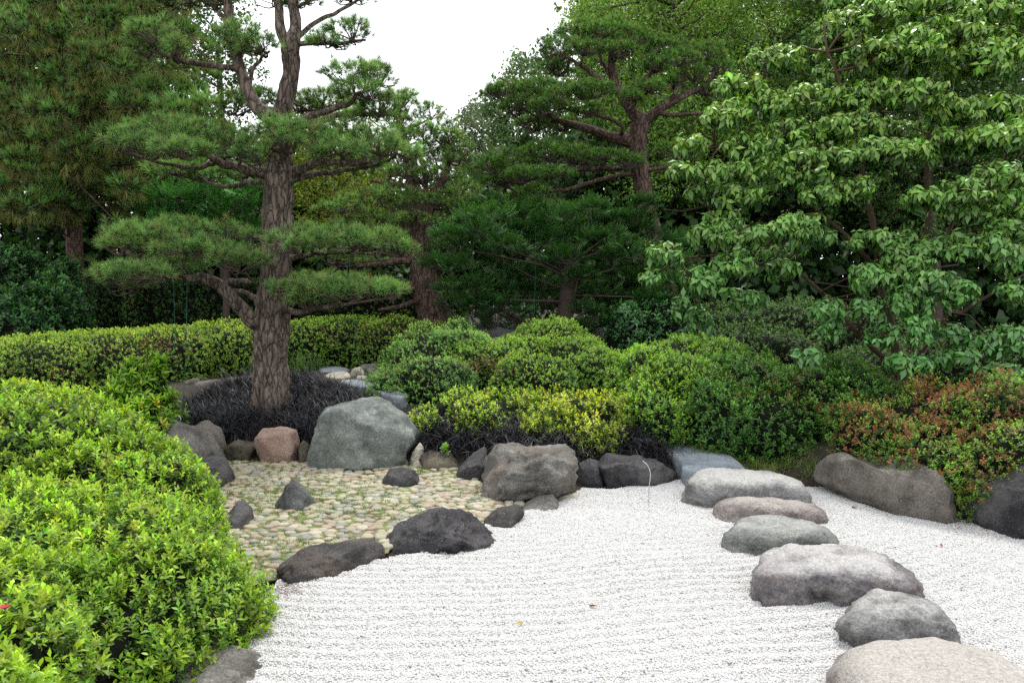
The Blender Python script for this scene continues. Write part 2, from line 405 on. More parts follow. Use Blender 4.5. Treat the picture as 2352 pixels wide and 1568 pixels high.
def rock(name, label, outline, Y, thick, mat, seed=0, sub=5, facets=7, k=2.6, rough=.035, cut=(.62, .86), zmin=None, cat='rock', group=None, slope=0.0):
    """A boulder whose front outline is given in picture pixels at depth Y; thick = half depth in metres."""
    Yp = Y + thick * .45
    um = (min(u for u, v in outline) + max(u for u, v in outline)) / 2; xm = at(um, 900, Yp)[0]
    def plane(u, v):            # the outline stands on an upright plane that may run obliquely away
        d = ray(u, v); t = (Yp - slope * xm) / (d[1] - slope * d[0]); return np.array([d[0] * t, CAM_Z + d[2] * t])
    poly = [plane(u, v) for u, v in outline]
    c, R = radial(poly)
    S, F = icosphere(sub); S = S.copy(); r = np.random.default_rng(seed)
    for q_ in range(facets + 16):
        n = r.normal(size=3); n[1] = -abs(n[1]) - (.35 if q_ < facets else -.05); n /= np.linalg.norm(n); d = r.uniform(*cut) if q_ < facets else r.uniform(.84, .96)
        e = S @ n - d; S = S - np.where(e > 0, e * .97, 0)[:, None] * n
    th = np.arctan2(S[:, 2], S[:, 0]); L_ = np.maximum(np.linalg.norm(S, axis=1), 1e-6)
    s = np.clip(S[:, 1], -1, 1); rho = np.hypot(S[:, 0], S[:, 2])
    full = np.sqrt(np.maximum(1 - s * s, 1e-6)); kk = (1 - np.abs(s) ** k) ** (1 / k)
    rho = rho * kk / full
    x = c[0] + R(th) * np.cos(th) * rho; z = c[1] + R(th) * np.sin(th) * rho; y = Yp + thick * s
    V = np.stack([x, y, z], 1); size = np.mean(R(np.linspace(0, 6.28, 40)))
    nrm = unit(V - np.array([c[0], Yp, c[1]]))
    q = V / size + seed * 3.1
    ridge = 1 - np.abs(vnoise(q * 2.1, seed + 40)); 
    chip = np.abs(vnoise(q * 3.7 + 5, seed + 60)) + .5 * np.abs(vnoise(q * 8.1, seed + 61)) + .3 * np.abs(vnoise(q * 17, seed + 62))
    V = V + nrm * (fbm(q * 1.8, 4, seed, .5) * rough * size * 1.1 + (ridge - .7) * rough * size * 1.1 - (chip - .55) * rough * size * 2.2)[:, None]
    pa = np.array(poly); lo, hi = pa.min(0), pa.max(0)
    V[:, 0] = lo[0] + (V[:, 0] - V[:, 0].min()) * (hi[0] - lo[0]) / (V[:, 0].max() - V[:, 0].min())
    base = float(ground_h(c[0], Yp + slope * (c[0] - xm))) - .1 if zmin is None else zmin; lo[1] = min(lo[1], base)
    V[:, 2] = lo[1] + (V[:, 2] - V[:, 2].min()) * (hi[1] - lo[1]) / (V[:, 2].max() - V[:, 2].min())
    V[:, 1] += slope * (V[:, 0] - xm)
    V[:, 2] = np.maximum(V[:, 2], base)
    o = mesh_obj(name, V, F, mat, smooth=True, origin=(c[0], Yp, max(base, 0)))
    tag(o, label, cat, group); ROCKS.append(o); return o
def flat_stone(name, label, outline, h, mat, seed=0, edge=5.0, bulge=.06, rough=.018, dome=.008, nr=26, nt_=110, cat='stone', group=None, z0=0.0, sink=.05, tilt=(0, 0)):
    """A low stone; the outline of its top is given in picture pixels and lies at height z0 + h."""
    poly = [gp(u, v, z0 + h * .8)[:2] for u, v in outline]
    c, R = radial(poly); th = np.linspace(0, 2 * math.pi, nt_, endpoint=False); Rt = R(th)
    for _ in range(2): Rt = (np.roll(Rt, 1) + Rt * 2 + np.roll(Rt, -1)) / 4
    rings = []
    for t in np.linspace(0.03, 1, nr): rings.append((t, z0 + h * (1 - t ** edge * .45) + dome * (1 - t * t)))
    for t in np.linspace(.12, 1, 12): rings.append((1 + bulge * math.sin(t * 1.9), z0 + h * .55 - (h * .55 + sink) * t))
    V = []
    for f, z in rings:
        V.append(np.stack([c[0] + Rt * f * np.cos(th), c[1] + Rt * f * np.sin(th), np.full(nt_, z)], 1))
    V = np.concatenate(V); size = Rt.mean(); q = np.stack([V[:, 0], V[:, 1], V[:, 2] * 1.5], 1) / size + seed * 2.7
    V[:, 2] += (V[:, 0] - c[0]) * tilt[0] + (V[:, 1] - c[1]) * tilt[1]
    d = fbm(q * 1.7, 4, seed, .5) * rough - np.abs(vnoise(q * 4.3, seed + 3)) * rough * .5 - np.abs(vnoise(q * 10, seed + 4)) * rough * .25
    out_ = unit(np.stack([V[:, 0] - c[0], V[:, 1] - c[1], 0 * d], 1)); side = sstep(nr - 9, nr + 3, (np.arange(len(V)) // nt_).astype(float))
    V += out_ * (d * 2.0 * side)[:, None]; V[:, 2] += d * (1 - .7 * side)
    F = []
    for i in range(len(rings) - 1):
        a = np.arange(nt_) + i * nt_; b_ = np.roll(np.arange(nt_), -1) + i * nt_
        F.append(np.stack([a, a + nt_, b_ + nt_, b_], 1))
    F = np.concatenate(F); ctr = len(V)
    V = np.concatenate([V, [[c[0], c[1], z0 + h + dome]]])
    cap = np.stack([np.full(nt_, ctr), np.arange(nt_), np.roll(np.arange(nt_), -1), np.roll(np.arange(nt_), -1)], 1)
    T = np.concatenate([F[:, [0, 1, 2]], F[:, [0, 2, 3]], cap[:, :3]])
    o = mesh_obj(name, V, T[:, ::-1], mat, smooth=True, origin=(c[0], c[1], z0)); tag(o, label, cat, group); ROCKS.append(o); return o

G_ = dict
RM_GREY = rock_mat('rock_grey_green', (.075, .085, .08), (.21, .225, .205), speck=(.4, .42, .4), lichen=(.33, .36, .34), lichen_amt=.5)
RM_GREYD = rock_mat('rock_slate_grey', (.045, .047, .047), (.13, .135, .13), speck=(.3, .31, .28))
RM_PINK = rock_mat('rock_pink', (.25, .165, .13), (.47, .34, .285), lichen=(.2, .17, .1), lichen_amt=.45)
RM_BROWN = rock_mat('rock_brown', (.055, .048, .035), (.15, .13, .10), lichen=(.08, .09, .035), lichen_amt=.6)
RM_DARK = rock_mat('rock_dark', (.022, .021, .024), (.085, .08, .083), speck=(.28, .27, .27), bump=.8, warm=(.2, .19, .18), warm_amt=.35)
RM_RUST = rock_mat('rock_dark_rusty', (.025, .023, .023), (.09, .083, .08), speck=(.3, .27, .24), warm=(.24, .17, .12), warm_amt=.22, bump=.8)
RM_BLOCK = rock_mat('rock_lichened', (.07, .068, .062), (.22, .21, .19), speck=(.45, .42, .37), warm=(.30, .19, .12), warm_amt=.22, lichen=(.3, .28, .25), lichen_amt=.5, bump=.8)
RM_STEP = rock_mat('step_stone_pale', (.10, .10, .098), (.26, .255, .25), worn=(.41, .402, .385), worn_lit_z=.165, rough=.75, speck=(.40, .39, .36), streak=.6, bump=.6, scale=.9, lichen=(.16, .15, .14), lichen_amt=.5)
RM_STEPW = rock_mat('step_stone_warm', (.13, .11, .105), (.29, .255, .235), worn=(.40, .37, .34), worn_lit_z=.125, rough=.75, speck=(.40, .39, .36), streak=.9, bump=.6, lichen=(.19, .16, .14), lichen_amt=.45)
RM_STEPM = rock_mat('step_stone_mixed', (.085, .075, .08), (.25, .23, .235), worn=(.42, .407, .395), worn_lit_z=.17, rough=.75, speck=(.40, .39, .36), streak=1.2, bump=.6, lichen=(.15, .15, .08), lichen_amt=.5, warm=(.30, .17, .11), warm_amt=.35)
RM_STEPG = rock_mat('step_stone_green', (.08, .085, .08), (.22, .225, .21), worn=(.33, .332, .315), worn_lit_z=.14, rough=.75, speck=(.40, .39, .36), streak=.3, bump=.6, lichen=(.16, .17, .10), lichen_amt=.4)
RM_OLIVE = rock_mat('rock_olive', (.075, .066, .055), (.185, .165, .145), rough=.8, speck=(.33, .32, .3), lichen=(.11, .10, .05), lichen_amt=.4, streak=.2, bump=.35)
RM_SLATE = rock_mat('slate', (.13, .15, .17), (.27, .30, .33), rough=.6, streak=.8, bump=.2)
RM_PALE = rock_mat('rock_pale', (.26, .24, .19), (.5, .46, .38), lichen=(.25, .25, .13), lichen_amt=.4)

rock('boulder', 'huge grey-green rounded boulder at the back of the cobbled bed', [(712, 1070), (706, 1010), (720, 962), (748, 934), (800, 922), (852, 917), (890, 924), (930, 955), (960, 990), (956, 1012), (930, 1052), (900, 1070), (820, 1080)], 6.65, .42, RM_GREY, 3, 5, 6, 2.8, .03, cat='boulder')
rock('boulder', 'pinkish squarish boulder beside the huge grey-green one', [(590, 1048), (582, 1010), (600, 988), (640, 983), (676, 990), (684, 1015), (673, 1047), (640, 1062), (606, 1060)], 6.85, .2, RM_PINK, 8, 4, 8, 3.2, .03, cat='boulder')
rock('rock', 'low olive-brown rock to the left of the pink boulder', [(512, 1052), (512, 1022), (545, 1010), (590, 1018), (596, 1054), (550, 1062)], 6.95, .18, RM_BROWN, 5, 4)
rock('rock', 'small brown rock wedged between the pink and the huge boulder', [(684, 1056), (682, 1022), (695, 1012), (710, 1020), (714, 1058)], 6.9, .1, RM_BROWN, 15, 3)
rock('rock', 'lichen-spotted grey rock half behind the foreground hedge', [(300, 1090), (312, 1000), (350, 982), (400, 971), (440, 985), (475, 1015), (500, 1060), (528, 1100)], 6.35, .38, RM_BLOCK, 6, 4)
rock('rock', 'smooth brown-grey rock behind the lichen-spotted one near the hedge', [(420, 1060), (424, 980), (470, 966), (500, 985), (514, 1025), (520, 1062)], 6.85, .24, RM_OLIVE, 7, 4)
rock('rock', 'dark edging rock peeping out beside the hedge, next to the cobbles', [(525, 1240), (520, 1180), (545, 1150), (565, 1170), (582, 1235)], 5.0, .18, RM_DARK, 9, 4)
rock('rock', 'dark edging rock touching the upper corner of the foreground hedge', [(455, 1110), (470, 1050), (505, 1050), (528, 1075), (530, 1112)], 6.0, .2, RM_DARK, 19, 4)
rock('pebble_rock', 'small round grey stone at the foot of the huge boulder', [(915, 1062), (918, 1050), (928, 1045), (938, 1052), (936, 1064)], 6.75, .05, RM_BLOCK, 10, 3, cat='stone')
rock('rock', 'pale upright stone leaning beside the huge boulder', [(934, 1066), (945, 1035), (962, 1017), (973, 1024), (968, 1050), (952, 1068)], 6.75, .08, RM_PALE, 11, 3, cat='stone')
rock('pebble_rock', 'small beige stone in front of the pale leaning stone', [(946, 1072), (950, 1060), (962, 1057), (970, 1066), (962, 1074)], 6.65, .04, RM_PALE, 12, 3, cat='stone')
rock('rock', 'flat-topped brown rock under the black grass, small fern beside it', [(963, 1082), (963, 1046), (985, 1038), (1040, 1045), (1056, 1060), (1052, 1084)], 6.6, .2, RM_BROWN, 13, 4, 8, 3.5)
rock('rock', 'slanting dark rock next to the big lichened block', [(1048, 1098), (1052, 1072), (1085, 1046), (1118, 1030), (1125, 1100), (1090, 1106)], 6.3, .22, RM_DARK, 14, 4)
rock('rock', 'big split rock block with rust and lichen patches above the gravel', [(1104, 1150), (1103, 1090), (1115, 1045), (1140, 1027), (1220, 1034), (1300, 1030), (1326, 1048), (1330, 1100), (1328, 1145), (1290, 1160), (1180, 1166)], 5.65, .34, RM_BLOCK, 21, 5, 9, 4.0, .07)
rock('rock', 'small dark rock squeezed between the split block and the wedge rock', [(1326, 1112), (1330, 1065), (1355, 1056), (1380, 1062), (1386, 1112)], 6.15, .16, RM_DARK, 22, 4)
rock('rock', 'wedge-shaped dark grey rock beside the slate slab', [(1372, 1120), (1374, 1065), (1400, 1047), (1460, 1052), (1520, 1062), (1558, 1085), (1555, 1112), (1470, 1128), (1400, 1132)], 6.05, .26, RM_DARK, 23, 5, 8, 3.6, .06)
rock('rock', 'low rough grey rock with orange lichen between cobbles and gravel', [(1185, 1182), (1200, 1158), (1240, 1142), (1268, 1138), (1284, 1154), (1270, 1172), (1230, 1190)], 5.4, .16, RM_BLOCK, 24, 4)
rock('rock', 'small rough rock next to the gravel, right behind the black rock', [(1105, 1228), (1112, 1190), (1140, 1170), (1190, 1162), (1205, 1180), (1180, 1205), (1150, 1230)], 5.05, .15, RM_RUST, 25, 4)
rock('rock', 'pale flat stone at the foot of the split block', [(1268, 1158), (1290, 1140), (1330, 1136), (1358, 1150), (1350, 1162)], 5.65, .12, RM_PALE, 26, 3, cat='stone')
rock('boulder', 'jagged black rock with a white scar at the edge of the gravel', [(872, 1285), (876, 1240), (905, 1205), (960, 1182), (1010, 1171), (1065, 1180), (1100, 1205), (1130, 1235), (1162, 1250), (1140, 1268), (1040, 1282), (950, 1290)], 4.6, .26, RM_DARK, 31, 5, 9, 2.8, .085, cat='boulder')
rock('rock', 'long low black rock with a rusty top beside the foreground hedge', [(628, 1348), (632, 1300), (680, 1272), (760, 1258), (840, 1246), (880, 1262), (882, 1292), (840, 1310), (760, 1335), (690, 1350)], 4.2, .2, RM_RUST, 32, 5, 5, 4.5, .06, slope=.6)
rock('rock', 'pointed grey rock standing among the cobbles', [(625, 1178), (632, 1140), (650, 1112), (668, 1101), (690, 1115), (712, 1140), (724, 1165), (690, 1180)], 5.4, .14, RM_GREYD, 33, 4, 5, 2.6, .04)
rock('rock', 'small squat dark rock with a pale top among the cobbles', [(878, 1122), (876, 1096), (890, 1079), (920, 1076), (950, 1080), (962, 1100), (955, 1118), (915, 1128)], 6.05, .13, RM_DARK, 34, 4, 8, 3.4, .03)
rock('boulder', 'large brown-grey saddle-topped boulder on the far side of the stepping stones', [(1882, 1110), (1888, 1080), (1920, 1052), (1952, 1040), (1985, 1058), (2060, 1060), (2110, 1056), (2140, 1075), (2170, 1115), (2200, 1165), (2208, 1205), (2190, 1230), (2140, 1240), (2050, 1200), (1950, 1150)], 5.35, .3, RM_OLIVE, 41, 5, 4, 3.6, .03, cat='boulder', slope=-1.0)
rock('boulder', 'dark rough boulder under the rusty azalea at the edge of the photo', [(2204, 1190), (2208, 1135), (2250, 1095), (2330, 1068), (2450, 1060), (2520, 1110), (2540, 1300), (2380, 1280), (2260, 1225)], 4.75, .35, RM_DARK, 42, 5, 5, 3.2, .04, cat='boulder', slope=-.7)
rock('rock', 'rough grey rock below the foreground hedge at the edge of the gravel', [(350, 1640), (370, 1545), (420, 1522), (500, 1514), (560, 1535), (600, 1565), (620, 1640)], 2.95, .24, RM_BLOCK, 43, 5, 7, 2.8, .05)
rock('rock', 'triangular grey rock beside the distant flagstone path', [(866, 840), (880, 812), (905, 789), (922, 796), (926, 840)], 10.8, .2, RM_OLIVE, 44, 4)

# stepping stones, far to near
SG = 'stepping stones across the gravel'
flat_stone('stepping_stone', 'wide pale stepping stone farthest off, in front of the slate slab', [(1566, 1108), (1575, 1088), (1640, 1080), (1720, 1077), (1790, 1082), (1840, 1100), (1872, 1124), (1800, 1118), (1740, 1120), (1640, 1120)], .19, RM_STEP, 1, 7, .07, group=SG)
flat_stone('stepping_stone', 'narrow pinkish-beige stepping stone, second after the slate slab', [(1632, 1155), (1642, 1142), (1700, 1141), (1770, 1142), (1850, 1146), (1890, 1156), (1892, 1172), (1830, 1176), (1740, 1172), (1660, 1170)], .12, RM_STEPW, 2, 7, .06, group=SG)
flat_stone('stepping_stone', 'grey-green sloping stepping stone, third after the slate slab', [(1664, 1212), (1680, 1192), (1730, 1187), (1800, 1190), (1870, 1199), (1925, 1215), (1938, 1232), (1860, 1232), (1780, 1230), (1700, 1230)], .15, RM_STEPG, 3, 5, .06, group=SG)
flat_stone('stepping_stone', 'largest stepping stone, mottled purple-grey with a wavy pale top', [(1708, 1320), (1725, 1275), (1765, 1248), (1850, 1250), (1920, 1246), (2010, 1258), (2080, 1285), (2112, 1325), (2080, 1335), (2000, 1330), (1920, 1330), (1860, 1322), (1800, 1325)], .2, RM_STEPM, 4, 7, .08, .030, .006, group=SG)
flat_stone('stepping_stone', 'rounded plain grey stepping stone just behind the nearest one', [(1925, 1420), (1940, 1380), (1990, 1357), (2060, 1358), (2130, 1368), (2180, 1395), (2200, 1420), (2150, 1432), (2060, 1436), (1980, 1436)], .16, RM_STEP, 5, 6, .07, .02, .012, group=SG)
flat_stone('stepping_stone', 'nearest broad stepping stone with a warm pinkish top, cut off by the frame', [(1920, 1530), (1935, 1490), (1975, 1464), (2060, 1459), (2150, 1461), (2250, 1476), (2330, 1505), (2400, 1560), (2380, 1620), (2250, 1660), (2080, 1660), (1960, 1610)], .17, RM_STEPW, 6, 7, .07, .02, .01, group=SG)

# flagstones
flat_stone('flagstone', 'big blue-grey slate slab behind the farthest stepping stone', [(1520, 1030), (1535, 1010), (1600, 1012), (1660, 1030), (1700, 1058), (1722, 1085), (1660, 1082), (1570, 1080), (1560, 1052)], .04, RM_SLATE, 7, 14, .02, .004, .004, z0=.10, sink=.12)
for lab, ol in (('bluish flagstone in the middle of the distant path', [(730, 842), (770, 838), (805, 848), (790, 853), (735, 852)]),
                ('pale worn flagstone on the distant path beside the pine', [(742, 862), (760, 854), (800, 852), (805, 864), (780, 870)]),
                ('grey flagstone of the distant path below the small pebbles', [(775, 872), (820, 870), (860, 880), (850, 890), (800, 884)]),
                ('grey flagstone of the distant path nearest the black grass', [(850, 892), (890, 886), (935, 902), (930, 914), (880, 906)])):
    flat_stone('flagstone', lab, ol, .03, RM_SLATE if 'pale' not in lab else RM_PALE, len(lab), 14, .02, .004, .004, nr=8, nt_=40, z0=.385, sink=.1, group='flagstones of the distant path')
for lab, ol, Y, m_ in (('small round pale stone beside the distant path', [(800, 858), (808, 846), (825, 842), (836, 850), (830, 864)], 9.85, RM_PALE),
                       ('small grey stone behind the round pale one by the path', [(818, 846), (830, 836), (862, 835), (874, 846), (860, 854)], 10.3, RM_BLOCK),
                       ('small tan stone lying nearest the distant path', [(812, 872), (822, 862), (840, 862), (846, 872), (830, 878)], 9.3, RM_STEPW),
                       ('low grey stone left of the pine trunk beyond the black grass', [(440, 892), (450, 876), (500, 872), (520, 880), (512, 894)], 8.9, RM_OLIVE),
                       ('flat grey stone just left of the pine trunk', [(500, 884), (530, 866), (580, 862), (600, 880), (570, 892)], 9.1, RM_OLIVE),
                       ('small yellowish stone in the shade below the left hedge', [(452, 868), (455, 860), (464, 858), (469, 864), (466, 870)], 9.6, RM_PALE),
                       ('brown stone in shade beside the yellowish one', [(415, 884), (420, 872), (450, 868), (462, 876), (455, 886)], 9.1, RM_BROWN),
                       ('dark rock slab between the yew and the mounded azaleas', [(1106, 870), (1116, 758), (1150, 750), (1190, 756), (1202, 870)], 10.4, RM_DARK)):
    rock('rock', lab, ol, Y, .12, m_, len(lab), 3, cat='stone')

# ------------------------------------------------------------------ cobbled bed
COB = [tuple(gp(u, v)[:2]) for u, v in [(470, 1090), (505, 1062), (700, 1062), (900, 1068), (1050, 1080), (1110, 1110), (1200, 1160), (1120, 1200), (1060, 1225), (900, 1260), (880, 1275), (640, 1330), (570, 1345), (430, 1345)]]
M_COBBED, nt, out = new_mat('cobble_bed')
tc = nt.nodes.new('ShaderNodeTexCoord')
n = N(nt, 'ShaderNodeTexNoise', Scale=60, Detail=5); nt.links.new(tc.outputs['Object'], n.inputs['Vector'])
n2 = N(nt, 'ShaderNodeTexNoise', Scale=3, Detail=4); nt.links.new(tc.outputs['Object'], n2.inputs['Vector'])
c = ramp(nt, n.outputs[0], [(.3, (.08, .06, .04)), (.7, (.26, .21, .15))])
c2 = ramp(nt, n.outputs[0], [(.3, (.06, .085, .02)), (.7, (.19, .23, .05))])
c = mixc(nt, ramp(nt, n2.outputs[0], [(.36, (0, 0, 0)), (.52, (1, 1, 1))]), c, c2)
p = N(nt, 'ShaderNodeBsdfPrincipled', Roughness=.95); nt.links.new(c, p.inputs['Base Color'])
b = N(nt, 'ShaderNodeBump', Strength=.6, Distance=.01); nt.links.new(n.outputs[0], b.inputs['Height']); nt.links.new(b.outputs[0], p.inputs['Normal'])
nt.links.new(p.outputs[0], out.inputs[0])
V, F = grid(np.linspace(-3.2, .3, 90), np.linspace(3.9, 7.2, 90), lambda x, y: .004 + .006 * vnoise(np.stack([x * 5, y * 5, 0 * x], 1), 2))
cen = V[F].mean(1); F = F[in_poly(cen[:, 0], cen[:, 1], COB)]; used, inv = np.unique(F.ravel(), return_inverse=True)
bed = tag(mesh_obj('cobbled_bed', V[used], inv.reshape(-1, 4), M_COBBED, smooth=True), 'bed of small rounded cobbles with moss in the joints', None, None, 'structure')
M_COB, nt, out = new_mat('cobblestone')
at_ = nt.nodes.new('ShaderNodeAttribute'); at_.attribute_name = 'Col'
tc = nt.nodes.new('ShaderNodeTexCoord')
n = N(nt, 'ShaderNodeTexNoise', Scale=45, Detail=6, Roughness=.7); nt.links.new(tc.outputs['Object'], n.inputs['Vector'])
c = mixc(nt, .8, at_.outputs['Color'], ramp(nt, n.outputs[0], [(.3, (.62, .62, .62)), (.7, (1.25, 1.25, 1.25))]), 'MULTIPLY')
p = N(nt, 'ShaderNodeBsdfPrincipled', Roughness=.8); nt.links.new(c, p.inputs['Base Color'])
b = N(nt, 'ShaderNodeBump', Strength=.35, Distance=.006); nt.links.new(n.outputs[0], b.inputs['Height']); nt.links.new(b.outputs[0], p.inputs['Normal'])
nt.links.new(p.outputs[0], out.inputs[0])
CPAL = [(0.327, 0.305, 0.218), (0.297, 0.231, 0.167), (0.367, 0.338, 0.245), (0.268, 0.265, 0.214), (0.327, 0.260, 0.184), (0.207, 0.211, 0.184), (0.356, 0.314, 0.211), (0.297, 0.235, 0.184), (0.268, 0.255, 0.167), (0.396, 0.363, 0.272), (0.308, 0.283, 0.193)]
cob_meshes = []
def cob_shape(seed):
    r = np.random.default_rng(seed); nt_ = 10; th = np.linspace(0, 6.283, nt_, endpoint=False) + r.uniform(0, 1)
    rr = 1 + .13 * np.cos(2 * th + r.uniform(0, 6)) + .08 * np.cos(3 * th + r.uniform(0, 6)) + r.uniform(-.06, .06, nt_)
    rings = [(1.0, -.3), (1.02, .02), (.90, .24), (.55, .36)]
    V = [np.stack([rr * f * np.cos(th) * .5, rr * f * np.sin(th) * .42, np.full(nt_, z * .5) + r.uniform(-.02, .02, nt_)], 1) for f, z in rings]
    V = np.concatenate(V + [np.array([[0, 0, .2]])]); F = []
    for i in range(3):
        a = np.arange(nt_) + i * nt_; b_ = np.roll(np.arange(nt_), -1) + i * nt_
        F += [np.stack([a, b_, b_ + nt_], 1), np.stack([a, b_ + nt_, a + nt_], 1)]
    a = np.arange(nt_) + 3 * nt_; b_ = np.roll(np.arange(nt_), -1) + 3 * nt_
    F.append(np.stack([a, b_, np.full(nt_, len(V) - 1)], 1))
    return V, np.concatenate(F)
CSH = [cob_shape(s) for s in range(8)]
pts = []
row = 0; y = 4.0
while y < 7.1:
    sx = .071 + .007 * math.sin(y * 3); x = -3.1 + (row % 2) * .04
    while x < .3:
        yy = y + .035 * math.sin(x * 2.2 + y) + random.uniform(-.012, .012)
        xx = x + random.uniform(-.014, .014)
        pts.append((xx, yy)); x += sx * random.uniform(.82, 1.2)
    y += .057; row += 1
pts = np.array(pts); pts = pts[in_poly(pts[:, 0], pts[:, 1], COB)]
pts = pts[np.abs(pts[:, 0]) < .66 * pts[:, 1]]
pts = pts[rng.random(len(pts)) > .05]
# the nearest ones that show beside the hedge come first
vis = (pts[:, 0] > -1.30 - (pts[:, 1] - 4.2) * .55)
order = np.argsort(pts[:, 1] + np.where(vis, 0, 10)); pts = pts[order]
cacc = Acc(); cm_ = {}
for i, (x, y) in enumerate(pts):
    s = max(.6, min(1.5, random.gauss(1, .17))) * .075; rz = random.uniform(-.5, .5) + (math.pi if random.random() < .5 else 0); k = random.randrange(8); ci = random.randrange(len(CPAL))
    z = .006 + random.uniform(-.006, .008)
    tx, ty = random.uniform(-.08, .08), random.uniform(-.08, .08)
    if i < 300:
        if (k, ci) not in cm_:
            V_, F_ = CSH[k]; me = mesh_np('cobblestone', V_, F_, np.tile(CPAL[ci], (len(V_), 1)), True); me.materials.append(M_COB); cm_[(k, ci)] = me
        o = bpy.data.objects.new('cobblestone', cm_[(k, ci)]); o.location = (x, y, z); o.rotation_euler = (tx, ty, rz); o.scale = (s, s, s * .8); link(o, bed)
    else:
        V_, F_ = CSH[k]; R_ = np.array(Matrix.Rotation(rz, 3, 'Z')); cacc.add((V_ * [s, s, s * .8]) @ R_.T + [x, y, z], F_, np.array(CPAL[ci]))
o = cacc.build('cobblestones', M_COB, bed, True); o['kind'] = 'stuff'

# ------------------------------------------------------------------ foliage templates
def leaf(length, width, fold=.15, bend=.25, fine=True):
    """A leaf along +X with its face to +Z; t = 0..1 along the leaf."""
    if not fine:
        v = np.array([[0, 0, 0], [.5, .5 * width / length, fold * .3], [.5, -.5 * width / length, fold * .3], [1, 0, -bend]]) * length
        return v, np.array([[0, 2, 1], [1, 2, 3]])
    if fine == 2:
        hw = .5 * width / length
        v = np.array([[0, 0, 0], [.48, hw, fold * hw - bend * .2], [.5, 0, -bend * .25], [.48, -hw, fold * hw - bend * .2], [1, 0, -bend]]) * length
        return v, np.array([[0, 2, 1], [0, 3, 2], [1, 2, 4], [2, 3, 4]])
    v = [[0, 0, 0]]
    for s, wd in ((.38, .95), (.72, .72)):
        dz = -bend * s * s
        for sg in (1, 0, -1): v.append([s, sg * .5 * wd * width / length, dz + (fold * .5 * wd * width / length if sg else 0)])
    v.append([1, 0, -bend])
    f = [[0, 2, 1], [0, 3, 2], [1, 2, 5], [1, 5, 4], [2, 3, 6], [2, 6, 5], [4, 5, 7], [5, 6, 7]]
    return np.array(v) * length, np.array(f)
def rotz(a): c, s = math.cos(a), math.sin(a); return np.array([[c, -s, 0], [s, c, 0], [0, 0, 1.]])
def roty(a): c, s = math.cos(a), math.sin(a); return np.array([[c, 0, s], [0, 1, 0], [-s, 0, c]])
def rotx(a): c, s = math.cos(a), math.sin(a); return np.array([[1, 0, 0], [0, c, -s], [0, s, c]])
def make_shoot(seed, n, L, W, elev=(15, 65), stem=.0, fine=True, droop=.25, jitter=.25, fold=.25, tone=(0, 1), spread=0.0):
    """A shoot along +Z with n leaves; upper leaves are the young ones (t near 1). Keeps each leaf's matrix too."""
    r = np.random.default_rng(seed); Vs, Fs, Ts, mats = [], [], [], []; k = 0
    lv, lf = leaf(L, W, fold, droop, fine)
    for i in range(n):
        h = (i + .5) / n
        e = math.radians(elev[0] + (elev[1] - elev[0]) * h + r.normal(0, 10)); a = i * 2.4 + r.normal(0, jitter)
        s = r.uniform(.75, 1.1) * (1 - .25 * h)
        R_ = rotz(a) @ roty(-e) @ rotx(r.normal(0, .25)) * s
        off = np.array([spread * math.cos(a), spread * math.sin(a), -stem * (1 - h)])
        v = lv @ R_.T + off
        t = np.full(len(v), tone[0] + (tone[1] - tone[0]) * h)
        Vs.append(v); Fs.append(lf + k); Ts.append(t); k += len(v); mats.append((R_, off, t[0]))
    return dict(v=np.concatenate(Vs), f=np.concatenate(Fs), t=np.concatenate(Ts), leaves=mats)
def make_tuft(seed, n, L, W, cone=(12, 85), curve=.0):
    """Pine needles bursting from a bud along +Z."""
    r = np.random.default_rng(seed); Vs, Fs, Ts = [], [], []
    for i in range(n):
        a = r.uniform(0, 6.283); e = math.radians(r.uniform(*cone)); l = L * r.uniform(.75, 1.1)
        d = np.array([math.sin(e) * math.cos(a), math.sin(e) * math.sin(a), math.cos(e)])
        s = np.cross(d, r.normal(size=3)); s /= np.linalg.norm(s)
        b0 = d * .01 * L + np.array([0, 0, -r.uniform(0, .25) * L])
        Vs.append(np.array([b0 - s * W / 2, b0 + s * W / 2, b0 + d * l + np.array([0, 0, -curve * l * math.sin(e)])])); Fs.append([3 * i, 3 * i + 1, 3 * i + 2]); Ts += [.0, .0, 1]
    return dict(v=np.concatenate(Vs), f=np.array(Fs), t=np.array(Ts))
def make_spray(seed, n, L, W, leafL, droop=.3, flat=True, up=0.0):
    """A frond along +Z: a drooping axis with leaflets on both sides (yew, hemlock, thuja)."""
    r = np.random.default_rng(seed); Vs, Fs, Ts = [], [], []; k = 0
    for i in range(n):
        s = (i + .5) / n; sg = 1 if i % 2 else -1
        p_ = np.array([0, -droop * L * s * s, L * s]); l = leafL * (1 - .6 * s) * r.uniform(.8, 1.2)
        d = unit(np.array([sg * 1.0, up + r.normal(0, .15 if flat else .6) - droop * s, .75 + r.normal(0, .15)]))
        q = p_ + d * l; wv = np.array([0, .12, 1.]) * W * .5
        Vs.append(np.array([p_ - wv, p_ + wv, q + wv * .5, q - wv * .5 + d * W * .3])); Fs += [[k, k + 1, k + 2], [k, k + 2, k + 3]]; Ts += [s * .5, s * .5, .4 + .6 * s, .4 + .6 * s]; k += 4
    return dict(v=np.concatenate(Vs), f=np.array(Fs), t=np.array(Ts))
